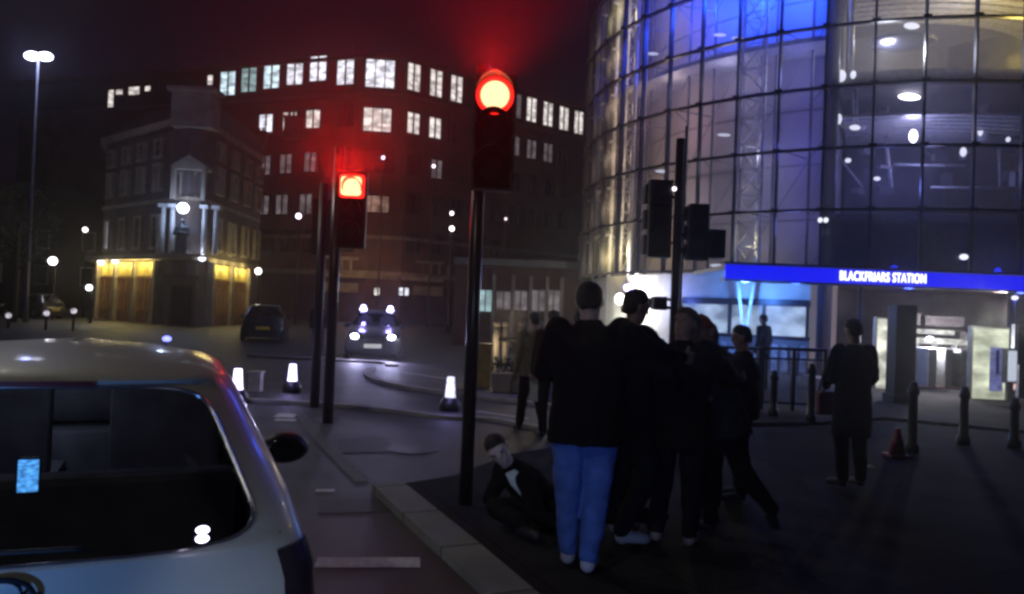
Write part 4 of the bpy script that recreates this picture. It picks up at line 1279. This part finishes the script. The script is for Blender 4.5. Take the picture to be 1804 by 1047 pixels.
fm = mat('inner_frame', (.06, .06, .08), .5, .3)
for i in range(len(phis)-1):
    f = (phis[i]+phis[i+1])/2; c = cp(f, RD-1.5, 0)
    if f > phi_at(1480): continue
    mb = MB(); mb.tube([(c.x, c.y, 3.2), (c.x, c.y, 18)], .045, 8)
    for j in range(len(TZ)-1):
        a_, b_ = cp(f, RD-1.5, TZ[j]), cp(f+pst*(1 if (i+j) % 2 else -1)*.5, RD-.15, TZ[j]+.1)
        mb.tube([a_, b_], .018, 6)
        if j % 2 == i % 2: mb.tube([cp(f, RD-1.5, TZ[j]), cp(f+pst, RD-1.5, TZ[j+1])], .012, 5)
    mb.build('inner_frame', fm, stn)
mb = MB(); arc_strip(mb, PH0, phi_at(1466, 300, RD-2), RD-.75, 10.15, 10.3, 1.5, 40); mb.build('baffle_ledge', mat('baffle_ledge', (.3, .3, .32), .5), stn)  # slab ring added to confine the blue light above it
pale = mat('pale_steel', (.42, .42, .44), .45, .3)
lattice(1322, 300, RD-.75, 0, 18, .75, pale, 'lattice_mast')
lattice(1095, 300, RD-.8, 0, 18, .55, pale, 'lattice_mast')
for px in (1050, 1062, 1078, 1112, 1128):
    f = phi_at(px, 300, RD-.5); c = cp(f, RD-.55, 0)
    mb = MB(); mb.tube([(c.x, c.y, 0), (c.x, c.y, 18)], .085, 10)
    for z in TZ[1:]:
        b = cp(f+.045, RD-.2, z-.25); mb.tube([(c.x, c.y, z-.1), (b.x, b.y, z-.28)], .05, 8); b = cp(f-.06, RD-.9, z-.25); mb.tube([(c.x, c.y, z-.1), (b.x, b.y, z-.25)], .045, 8)
    mb.build('standoff_tube', pale, stn)
# inner wall behind the left half, floors, back wall
pr = phi_at(1466, 300, RD-2)
mb = MB(); arc_strip(mb, PH0, pr, RD-2.3, 0, 18, .15, 50); mb.build('inner_wall', M['mauve'], stn)
mb = MB()
for z in TZ: arc_strip(mb, PH0, pr, RD-2.26, z-.02, z+.02, .06)
mb.build('wall_joint', M['greym'], stn)
c = cp(pr, RD-3.3, 0)
mb = MB(); mb.box((c.x, c.y, 9), (.2, 2.4, 18), pr); mb.build('side_wall', M['mauve'], stn)
floorm = mat('floor_slab', (.16, .15, .15), .7)
ceilm = mat('slatted_ceiling', (.5, .5, .5), .45, .2)
for z in (4.75, 8.9, 12.6):
    mb = MB(); arc_strip(mb, pr+.02, PH1+.25, RD-.6, z-.2, z+.15, 8.5, 30); mb.build('floor_slab', floorm, stn)
    mb = MB()
    for k in range(9):
        for f0 in (0,):
            arc_strip(mb, pr+.03, PH1+.2, RD-.9-.45*k, z+3.05 if z == 4.75 else z+3.0, z+3.12 if z == 4.75 else z+3.1, .30, 24)
    mb.build('slatted_ceiling', ceilm, stn)
mb = MB(); arc_strip(mb, pr, PH1+.3, RD-7.5, 4.9, 18, .15, 30); mb.build('back_wall', mat('hall_wall', (.20, .19, .21), .7, var=.4, nscale=.6), stn)
mb = MB(); arc_strip(mb, PH0, PH1+.3, RD+.3, 18, 18.5, 10, 60); mb.build('roof', dk, stn)
mb = MB(); arc_strip(mb, pr+.02, PH1, RD-.35, 3.25, 4.85, .08, 30); mb.build('spandrel', mat('spandrel_blue', (.05, .055, .09), .4), stn)
# far side closed
mb = MB(); arc_strip(mb, PH1+.25, R(248), RD, 0, 18, .2, 40); mb.build('rear_wall', M['dstone'], stn)


def stn_loc(px, py, d): q = AT(px, py, d); return Vector((q.x-CX, q.y-CY, q.z))


# pipes, ducts, balcony rails in the hall
for i, (px, w) in enumerate(((1484, .12), (1503, .075))):
    a, b = stn_loc(px, -20, 22.6), stn_loc(px, 132, 22.6)
    mb = MB(); mb.tube([(a.x, a.y, 14), (a.x, a.y, b.z+.0)], w, 12); mb.build('duct', pale, stn)
q = [stn_loc(x, y, 22.7) for x, y in ((1478, 150), (1477, 205), (1484, 222), (1500, 226), (1524, 226))]
mb = MB(); mb.tube(q, .05, 10); q = [stn_loc(x, y, 22.9) for x, y in ((1507, 150), (1507, 222))]; mb.tube(q, .07, 10); mb.build('bent_pipe', pale, stn)
q = [stn_loc(x, y, 24) for x, y in ((1735, 138), (1733, 250))]
mb = MB(); mb.tube(q, .17, 14); mb.build('round_column', pale, stn)
mb = MB()
for (x0, y0, x1, y1, r_) in ((1515, 170, 1590, 180, .04), (1520, 213, 1570, 213, .04), (1565, 150, 1563, 240, .04), (1540, 168, 1540, 200, .03), (1575, 290, 1700, 292, .05), (1660, 215, 1705, 208, .09), (1480, 280, 1520, 330, .03), (1560, 240, 1570, 330, .06), (1640, 330, 1780, 332, .04), (1760, 260, 1762, 330, .05)):
    mb.tube([stn_loc(x0, y0, 24.5), stn_loc(x1, y1, 24.5)], r_, 8)
mb.build('hall_pipework', pale, stn)
mb = MB(); mb.ball(stn_loc(1590, 74, 23.4), (1.0, .8, .16), 24, 8); mb.build('ceiling_disc', dk, stn)
mb = MB(); rnd = random.Random(11)
for k in range(26):
    px, py = rnd.uniform(1500, 1800), rnd.uniform(160, 345); p = stn_loc(px, py, rnd.uniform(24, 27))
    mb.box(p, (rnd.uniform(.1, .8), .2, rnd.uniform(.05, .5)), rnd.uniform(0, 1))
mb.build('hall_fittings', M['greym'], stn)
FX = glow('fixture_white', (.85, .86, 1), 7)
for (px, py, d, rx, rz_) in [(1602, 171, 23, .34, .10), (1609, 240, 23, .13, .2), (1697, 268, 24, .10, .15), (1545, 315, 23, .10, .06), (1494, 283, 23, .09, .07), (1606, 46, 23, .24, .10),
                             (1445, 388, 20.6, .06, .07), (1455, 388, 20.6, .06, .07), (1698, 453, 20.9, .12, .08), (1482, 134, 22.4, .14, .18), (1503, 132, 22.4, .08, .12), (1478, 210, 22.4, .08, .16), (1506, 225, 22.4, .16, .08),
                             (1727, 232, 23.7, .07, .14), (1776, 246, 23.7, .06, .08), (1788, 525, 19.5, .08, .06)]:
    mb = MB(); mb.ball(stn_loc(px, py, d), (rx, .08, rz_), 12, 8)
    mb.build('light_fitting', FX if (px, py) in ((1602, 171), (1609, 240)) else glow('fixture_soft', (.75, .76, .9), 1.4), stn)


def sl(px, py, d, col, pw, rad=.25):
    return lamp('station_light', 'POINT', AT(px, py, d), col, pw, rad)


sl(1609, 215, 22.4, (.55, .55, 1), 40)
sl(1560, 95, 23.4, (.85, .88, 1), 260)
sl(1790, 110, 23.0, (1, .74, .15), 300)
sl(1690, 60, 24.0, (.8, .8, 1), 50)
sl(1640, 300, 23.6, (.4, .42, .95), 60); sl(1560, 330, 22.8, (.2, .24, 1), 40)
# annulus lamps, left to right
dW = .0


def al(px, z, col, pw, r=RD-1.2):
    if col[0] > .09 and r > RD-2 and px > 1130: pw *= .30
    f = phi_at(px, 300, r); c = cp(f, r, z)
    return lamp('station_light', 'POINT', (c.x+CX, c.y+CY, c.z), col, pw*1.25, .3)


al(1085, 3.7, (1, .80, .34), 46, RD-.28); al(1106, 3.9, (1, .80, .34), 60, RD-.4); al(1090, 5.6, (1, .74, .42), 26, RD-.3); al(1088, 7.5, (1, .72, .46), 24, RD-.3); al(1088, 9.4, (1, .72, .46), 24, RD-.3); al(1090, 11.2, (1, .74, .44), 26, RD-.3); al(1098, 12.9, (1, .84, .35), 60, RD-.4)
al(1180, 8.4, (.9, .50, .55), 75); al(1185, 5.4, (.75, .5, .6), 45)
al(1240, 12.2, (.03, .10, 1), 330); al(1300, 12.4, (.02, .09, 1), 400); al(1400, 12.2, (.02, .08, 1), 420); al(1190, 12.0, (.4, .25, 1), 110)
al(1275, 9.6, (.70, .66, .95), 90); al(1180, 9.7, (.9, .7, .6), 60); al(1400, 9.3, (.22, .24, .95), 80); al(1325, 6.9, (.85, .85, 1), 60); al(1328, 4.0, (1, .92, .55), 60); al(1395, 7.0, (.14, .15, .9), 100); al(1400, 4.6, (.20, .22, .9), 60); al(1300, 5.2, (.6, .7, 1), 30)
for px, z in ((1340, 12.0),):
    pass
# bright brackets strip fittings
for px, py in ((1268, 62), (1300, 68), (1275, 238), (1150, 95), (1165, 302), (1262, 468), (1285, 470)):
    mb = MB(); f = phi_at(px, py, RD-.6)
    p = stn_loc(px, py, CY-(RD-.6)*cos(f)); mb.ball(p, (.22, .06, .05), 10, 6); mb.build('light_fitting', glow('bracket_soft', (.75, .78, .95), .8), stn)

# ground floor
wallw = mat('pale_render', (.42, .42, .42), .6, var=.2, nscale=2)
pA, pB = phi_at(1060, 540, RD-.3), phi_at(1192, 540, RD-.3)
mb = MB(); arc_strip(mb, PH0, pB, RD-.5, 0, 3.1, .2, 30); mb.build('entrance_wall', wallw, stn)
pC, pD = pB, phi_at(1425, 560, RD-.3)
mb = MB(); arc_strip(mb, pC, pD, RD-.5, 2.1, 3.1, .2, 30); mb.build('upper_panel', wallw, stn)
mb = MB(); arc_strip(mb, pC, pD, RD-.4, 2.12, 2.32, .3, 30); mb.build('window_header', dk, stn)
wg = glow('backlit_window', (.42, .55, .75), .75, ev=.9)
wf = MB()
for px in (1197, 1285, 1345, 1422):
    f = phi_at(px, 560, RD-.4); wf.box(cp(f, RD-.42, 1.7), (.07, .14, 1.0), f)
arc_strip(wf, pC, pD, RD-.4, 1.12, 1.22, .3, 30)
wfo = wf.build('window_band', dk, stn)
mb = MB(); arc_strip(mb, pC+.01, pD-.01, RD-.5, 1.22, 2.12, .05, 30); mb.build('pane', wg, wfo)
mb = MB(); arc_strip(mb, pC, pD, RD-.45, 0, 1.12, .2, 30); mb.build('plinth_wall', mat('grey_plinth', (.12, .12, .14), .6, var=.4, nscale=3), stn)
mb = MB()
for k in range(16):
    f = pC+(pD-pC)*(k+.5)/16
    mb.box(cp(f, RD-.40, .55), (.18, .06, .8), f)
mb.build('plinth_panels', mat('plinth_panel', (.2, .2, .23), .5, var=.5, nscale=6), stn)
# blue inclined legs below the sign
for dx, lean in ((1310, 18), (1310, -14)):
    f = phi_at(dx, 560, RD+.1); a = stn_loc(1312, 600, CY-(RD+.3)*cos(f)); b = stn_loc(1312+lean, 486, CY-(RD+.3)*cos(f))
    mb = MB(); mb.tube([(a.x, a.y, 0), (a.x, a.y, a.z), (b.x, b.y, b.z)], .05, 10); mb.build('raking_leg', mat('pale_blue_steel', (.35, .4, .5), .4), stn)
sl(1312, 520, CY-(RD+1.3)*cos(phi_at(1310))-0.0, (.10, .32, 1), 260, .06)
sl(1300, 590, CY-(RD+1.0)*cos(phi_at(1310)), (.15, .3, 1), 70, .06)
sl(1165, 530, 25.0, (.1, .2, 1), 60, .06)
for px, py, c_, e_, pw in ((1107, 507, (.3, .25, 1), 14, 12), (1092, 527, (1, .97, .80), 12, 420)):
    f = phi_at(px, 530, RD); d = CY-(RD+.05)*cos(f)
    mb = MB(); mb.ball(stn_loc(px, py, d-.1), (.16, .12, .12 if px > 1100 else .2)); mb.build('wall_lamp', glow('wall_lamp_%d' % px, c_, e_), stn)
    sl(px-4, py+6, d-.45, c_, pw, .08)

# canopy with the sign band
DY = 20.0
zc = 1.7+81/FPX*DY
xa, xb = AT(1275, 480, DY).x, 24.0
cl = Vector(((xa+xb)/2-CX, DY-CY, 0))
mb = MB(); mb.box((cl.x, cl.y+1.6, zc+.12), (xb-xa, 3.4, .12)); mb.build('canopy', mat('canopy_soffit', (.10, .10, .12), .5), stn)
bandm = glow('sign_blue', (.0, .001, 1.0), .85)
mb = MB(); mb.box((cl.x, cl.y-.12, zc), (xb-xa, .10, .37)); sb = mb.build('sign_band', bandm, stn)
mb = MB(); mb.box((cl.x, cl.y-.05, zc+.23), (xb-xa+.1, .34, .05)); mb.box((cl.x, cl.y-.05, zc-.22), (xb-xa+.1, .34, .05)); mb.build('sign_frame', dk, sb)
tcu = bpy.data.curves.new('lettering', 'FONT'); tcu.body = 'BLACKFRIARS STATION'; tcu.size = .36; tcu.extrude = .012; tcu.offset = .003; tcu.space_character = 1.12; tcu.align_x = 'CENTER'; tcu.align_y = 'CENTER'
to = bpy.data.objects.new('t', tcu); COL.objects.link(to)
bpy.context.view_layer.update()
tm = bpy.data.meshes.new_from_object(to.evaluated_get(bpy.context.evaluated_depsgraph_get())); bpy.data.objects.remove(to)
wx = [v.co.x for v in tm.vertices]; wdt = max(wx)-min(wx); sx_ = 2.22/wdt
tx = AT(1556, 489, DY-.2)
for v in tm.vertices: v.co = Vector((v.co.x*sx_+tx.x-CX, cl.y-.19-v.co.z, v.co.y*.95+zc))
tm.materials.clear(); tm.materials.append(glow('letter_white', (.85, .88, 1), 2.6))
lo = bpy.data.objects.new('lettering', tm); COL.objects.link(lo); lo.parent = sb
for x in (7.5, 10.5, 13.5, 16.5, 19.5):
    lamp('sign_light', 'POINT', (x, DY+.35, zc+.42), (.01, .03, 1), 16, .1)
    lamp('sign_light', 'POINT', (x, DY+.3, zc-.32), (.04, .10, 1), 22, .1)
for x in (xa+.4, 9.2, 13.2, 17.5):
    mb = MB(); mb.tube([(x-CX, DY-CY+.25, 0), (x-CX, DY-CY+.25, zc-.2)], .09 if x != 9.2 else .05, 12)
    if x > 9: mb.build('canopy_post', dk, stn)
# entrance hall behind the canopy
hx0 = AT(1440, 600, 23).x
mb = MB(); mb.box((hx0+8-CX, 29.5-CY, 1.5), (17, .2, 3.0)); mb.build('hall_back', mat('hall_back', (.10, .09, .09), .6, var=.6, nscale=.9), stn)
mb = MB(); mb.box((hx0+8-CX, 24.5-CY, .105), (17, 9, .03)); mb.build('hall_floor', mat('pink_tile_floor', (.60, .38, .33), .5, var=.3, nscale=2.5), stn)
mb = MB(); mb.box((hx0+8-CX, 25.4-CY, 3.0), (17, 8, .12)); mb.build('hall_ceiling', floorm, stn)
# bright tall panel, navy pier, poster box
d_ = 19.0


def panel(name, px0, py0, px1, py1, d, m, lab, cat, dep=.14, frame=True, feet=None):
    a, b = AT(px0, py0, d), AT(px1, py1, d)
    c = Vector(((a.x+b.x)/2, d, 0)); w = abs(b.x-a.x); h0, h1 = b.z, a.z
    t = thing(name, lab, cat, c)
    mb = MB(); mb.box((0, .06, (h0+h1)/2), (w+.1, dep, h1-h0+.1)); mb.box((0, .06, h0/2), (w*.7, dep*.8, h0)); mb.build('case', M['greym'], t, .01)
    mb = MB(); mb.box((0, -.03, (h0+h1)/2), (w, .04, h1-h0)); mb.build('lit_face', m, t)
    return t, w, h0, h1


panel('light_panel', 1546, 562, 1567, 690, 19.5, glow('panel_warm', (.72, .72, .62), 1.1, ev=1.5), 'tall narrow white lit panel left of navy pier', 'light panel')
t, w, h0, h1 = panel('poster_box', 1715, 578, 1772, 704, 17.6, glow('poster_pale', (.62, .66, .50), 1.05, ev=1.2), 'large backlit poster box with blue figure, right of entrance', 'poster box')
mb = MB(); zc2 = (h0+h1)/2
mb.box((.12, -.056, zc2-.12), (.30, .012, (h1-h0)*.62)); mb.build('poster', glow('poster_blue', (.20, .22, .55), .5, ev=4), t)
mb = MB(); mb.box((.14, -.066, zc2+.05), (.06, .01, .55)); mb.build('poster_figure', mat('poster_dark', (.01, .01, .12), .5), t)
panel('ticket_screen', 1776, 618, 1788, 672, 17.4, glow('screen_pale', (.6, .65, .8), .8), 'slim pale lit screen immediately right of poster box', 'screen')
for (px0, py0, px1, py1, lab, m) in [(1792, 575, 1830, 640, 'dim grey notice board beyond the slim screen', mat('board_grey', (.15, .15, .18), .6))]:
    panel('notice_board', px0, py0, px1, py1, 18.2, m, lab, 'notice board')
a = AT(1588, 600, 16.2)
t = thing('pier', 'dark navy square pier before the station entrance', 'pier', (a.x, a.y, .08))
mb = MB(); h = AT(1600, 545, 16.2).z
mb.box((0, 0, h/2), (.42, .42, h)); mb.box((0, 0, .08), (.5, .5, .16)); mb.build('pier_body', mat('navy_pier', (.006, .008, .022), .6, espec=.1), t, .01)
# ticket gates / kiosk roof inside
t = thing('kiosk', 'pale roofed counter with bright lamp inside station entrance', 'kiosk', tuple(AT(1645, 640, 21.5))[:2]+(.1,))
ko = t.location
a, b = AT(1608, 596, 21.5)-ko, AT(1682, 606, 21.5)-ko
mb = MB(); mb.box(((a.x+b.x)/2, 0, (a.z+b.z)/2), (b.x-a.x, 1.2, .14)); mb.box(((a.x+b.x)/2-.1, 0, a.z+.2), ((b.x-a.x)*.7, .9, .12)); mb.build('kiosk_roof', glow('kiosk_roof', (.7, .7, .62), .8, ev=3), t)
for px in (1612, 1645, 1680):
    p = AT(px, 640, 21.5)-ko; mb = MB(); mb.tube([(p.x, 0, 0), (p.x, 0, a.z)], .07, 10); mb.build('post', pale, t)
p = AT(1638, 597, 20.8)-ko; mb = MB(); mb.ball(p, (.10, .06, .06)); mb.build('lamp', FX, t)
p = AT(1682, 641, 20.8)-ko; mb = MB(); mb.box(p, (.12, .05, .25)); mb.build('screen', glow('kiosk_screen', (.9, .9, .85), 1.4), t)
gm = MB()
for i, px in enumerate((1622, 1650, 1676)):
    p = AT(px, 690, 20.5)
    t = thing('ticket_gate', ['ticket gate nearest the navy pier', 'middle ticket gate under the kiosk roof', 'ticket gate nearest the poster box'][i], 'ticket gate', (p.x, p.y, .12), 0, 'ticket gates in the entrance')
    mb = MB(); mb.box((0, 0, .5), (.22, 1.1, 1.0)); mb.build('gate_body', M['greym'], t, .03)
    mb = MB(); mb.box((.2, .1, .62), (.2, .03, .55)); mb.box((-.2, .1, .62), (.2, .03, .55)); mb.build('paddle', M['steel'], t)
for (px, py, d, c_, pw) in ((1640, 600, 20.2, (.92, .94, 1), 300), (1745, 560, 17.0, (.95, 1, .8), 40), (1560, 570, 18.8, (1, 1, .9), 12), (1770, 560, 22, (1, .86, .84), 220)):
    sl(px, py, d, c_, pw, .1)
mb = MB(); q = AT(1735, 560, 18)
for i, (px, py, w_, h_, c_, e_) in enumerate([(1600, 640, .5, 1.5, (.35, .4, .6), .25), (1664, 655, .35, .9, (.6, .5, .45), .3), (1700, 632, .4, 1.6, (.5, .5, .45), .2), (1660, 566, 1.1, .18, (.35, .3, .35), .25), (1600, 562, .5, .25, (.4, .38, .5), .3), (1795, 662, .4, .5, (.5, .5, .6), .35)]):
    p = AT(px, py, 24.5)-Vector((CX, CY, 0))
    mb = MB(); mb.box((p.x, p.y, p.z), (w_+.12, .3, h_+.12)); f_ = mb.build('ticket_machine' if h_ > .5 else 'hall_sign', M['greym'], stn)
    mb = MB(); mb.box((p.x, p.y-.16, p.z+h_*.15), (w_, .03, h_*.6)); mb.build('display', glow('display_%d' % i, c_, e_, ev=6), f_)
# bollards on the pavement
for i, (px, yt, yb, lab) in enumerate([(1362, 652, 735, 'black bollard left of lone person, by the barriers'), (1428, 640, 745, 'black bollard immediately left of the lone person'), (1697, 680, 785, 'black bollard in front of entrance, left of poster box'), (1786, 700, 792, 'black bollard at right edge of picture'), (1606, 672, 800, 'black bollard close to foot of navy pier')]):
    b_ = G(px, yb, .05); h = AT(px, yt, b_.y).z-.05
    t = thing('bollard', lab, 'bollard', b_, 0, 'black pavement bollards')
    mb = MB(); mb.tube([(0, 0, 0), (0, 0, .12), (0, 0, .14), (0, 0, h-.18), (0, 0, h-.16), (0, 0, h-.10), (0, 0, h-.08), (0, 0, h-.02), (0, 0, h)], [.085, .085, .06, .052, .07, .07, .052, .045, .02], 14)
    mb.build('post', M['black'], t)
# pedestrian guard rail before the window band
for i, (x0, x1, lab) in enumerate([(1215, 1335, 'dark barrier panel left of the raking blue legs foot'), (1340, 1450, 'dark barrier panel between blue legs and lone person')]):
    a, b = G(x0, 728), G(x1, 733)
    d = (b-a); L = d.length; t = thing('barrier', lab, 'barrier', a, math.atan2(d.y, d.x), 'pedestrian barriers before the station')
    mb = MB(); mb.tube([(0, 0, 1.18), (L, 0, 1.18)], .03, 8); mb.tube([(0, 0, .2), (L, 0, .2)], .02, 8); mb.tube([(0, 0, 1.0), (L, 0, 1.0)], .02, 8)
    mb.build('rail', M['black'], t)
    for k in range(3):
        mb = MB(); mb.box((L*k/2, 0, .6), (.06, .06, 1.2)); mb.build('post', M['black'], t)
    mb = MB()
    for k in range(1, 22):
        mb.tube([(L*k/22, 0, .2), (L*k/22, 0, 1.0)], .009, 6)
    mb.build('infill_bars', M['greym'], t)
# a red cone-like marker and a white scrap on the paving
rc = thing('traffic_cone', 'small dark red cone beside base of navy pier', 'traffic cone', G(1580, 806, .05))
mb = MB(); mb.box((0, 0, .02), (.26, .26, .04)); mb.tube([(0, 0, .04), (0, 0, .36)], [.10, .03], 14); mb.build('cone_body', mat('cone_red', (.30, .02, .03), .5), rc)
ws = thing('litter', 'small white scrap of paper on dark paving by lone person', 'litter', G(1533, 824, KB))
mb = MB(); mb.add([(-.05, -.03, .006), (.04, -.04, .012), (.05, .03, .006), (-.04, .04, .02), (0, 0, .035)], [(0, 1, 4), (1, 2, 4), (2, 3, 4), (3, 0, 4), (0, 3, 2, 1)]); mb.build('paper', mat('paper', (.8, .8, .8), .6, emit=(1, 1, 1), estr=0.0), ws)

# ------------------------------------------------------------------ far dark terrace and trees on the left
tr = thing('terrace_building', 'black unlit terrace beyond the globe lamps at far left', 'building', (-52, 72, 0), R(12))
mb = MB(); mb.box((0, 4, 5), (30, 8, 10)); mb.build('wall', mat('night_brick', (.05, .04, .04), .9), tr)
mb = MB(); mb.add([(-15, 0, 10), (15, 0, 10), (15, 8, 10), (-15, 8, 10), (-15, 4, 12.5), (15, 4, 12.5)], [(0, 1, 5, 4), (2, 3, 4, 5), (0, 4, 3), (1, 2, 5)]); rf = mb.build('roof', M['slate'], tr)
for x in (-10, -2, 6, 13):
    mb = MB(); mb.box((x, 4, 13), (1.4, .8, 1.8)); mb.build('chimney', M['brick'], rf)
for x in range(-13, 14, 4):
    for z in (3.2, 6.6):
        mb = MB(); mb.box((x, -.02, z), (1.2, .12, 1.8)); w_ = mb.build('window', M['white'], tr)
        mb = MB(); mb.box((x, -.1, z), (1.0, .04, 1.6)); mb.build('pane', dimw if (x, z) in ((-9, 6.6), (3, 3.2)) else M['darkw'], w_)


def tree(x, y, h, lab, seed):
    rnd = random.Random(seed)
    t = thing('tree', lab, 'tree', (x, y, 0), 0, 'trees at the far left')
    mb = MB(); mb.tube([(0, 0, 0), (.1, 0, h*.35), (0, .1, h*.75)], [.22, .15, .05], 8)
    for k in range(9):
        a = k*.8; z = h*(.35+.04*k); mb.tube([(0, 0, z), (cos(a)*h*.2, sin(a)*h*.2, z+h*.15)], [.07, .02], 6)
    mb.build('trunk', mat('bark', (.06, .045, .03), .9), t)
    mb = MB()
    for k in range(1500):
        a, b, r_ = rnd.uniform(0, 2*pi), rnd.uniform(-1, 1), rnd.uniform(.3, 1)**.5
        if (sin(a*3+seed)+cos(b*5)) < -.9: continue
        p = Vector((cos(a)*math.sqrt(1-b*b)*h*.27*r_, sin(a)*math.sqrt(1-b*b)*h*.27*r_, h*.68+b*h*.3*r_)); s_ = .14
        u = Vector((rnd.gauss(0, 1), rnd.gauss(0, 1), rnd.gauss(0, 1))).normalized(); v = u.orthogonal().normalized()
        mb.add([p, p+u*s_, p+v*s_*.8], [(0, 1, 2)])
    mb.build('crown', mat('leaves', (.04, .05, .02), .7, var=.5), t)


tree(-26, 40, 7.5, 'dark leafless looking tree nearest the brightest globe lamp', 1)
tree(-33, 48, 8.5, 'dark street tree at the far left picture edge', 2)
# motorcycles / small parked cars at the left horizon
for px, py, rz, lab in [(95, 592, 70, 'dark parked car half hidden behind the silver roof, far left')]:
    q = AT(px, 575, 46); q.z = 0
    hatchback('parked_car', lab, q, R(rz), darkp, detail=False)
for (px, py, d, lab) in [(15, 556, 33, 'tiny lamp on pedestrian crossing at left edge'), (82, 552, 33, 'tiny double lamp left of pub, low'), (130, 548, 33, 'tiny single lamp closest to pub, low')]:
    p = AT(px, py, d); t = thing('beacon_post', lab, 'beacon', (p.x, p.y, 0), 0, 'small post lamps at the far left')
    mb = MB(); mb.tube([(0, 0, 0), (0, 0, p.z-.1)], .05, 8); mb.build('post', M['black'], t)
    mb = MB(); mb.ball((0, 0, p.z), .12, 10, 6); mb.build('globe', glow('tiny_globe', (.9, .85, .95), .8, ev=4), t)

# ------------------------------------------------------------------ lights of the emergency vehicle carrying the camera
for x, tgt, pw, c_ in ((-1.52, (-2.2, 4, .3), 85, (.14, .36, 1)), (-.28, (-.25, 6.2, .38), 75, (.60, .70, 1))):
    o = lamp('headlamp', 'SPOT', (x, .1, .68), c_, pw, .07, spot_size=R(100 if x < -1 else 46), spot_blend=.9)
    aim(o, tgt)
o = lamp('beacon_light', 'SPOT', (.9, -.3, .75), (.10, .26, 1), 62, .08, spot_size=R(34), spot_blend=.9)
aim(o, p1+Vector((.05, 0, .42)))

# ------------------------------------------------------------------ haze box added for the glow round the lamps
hz = MB(); hz.box((0, 70, 21), (300, 220, 46)); ho = hz.build('haze', None or bpy.data.materials.new('haze'), None)
hm = ho.data.materials[0]; hm.use_nodes = True; t_ = hm.node_tree; t_.nodes.clear()
oo = t_.nodes.new('ShaderNodeOutputMaterial'); pv_ = t_.nodes.new('ShaderNodeVolumePrincipled')
pv_.inputs['Color'].default_value = (.9, .9, .92, 1); pv_.inputs['Density'].default_value = .0017; pv_.inputs['Anisotropy'].default_value = .85
t_.links.new(pv_.outputs[0], oo.inputs['Volume'])
tag(ho, kind='stuff')
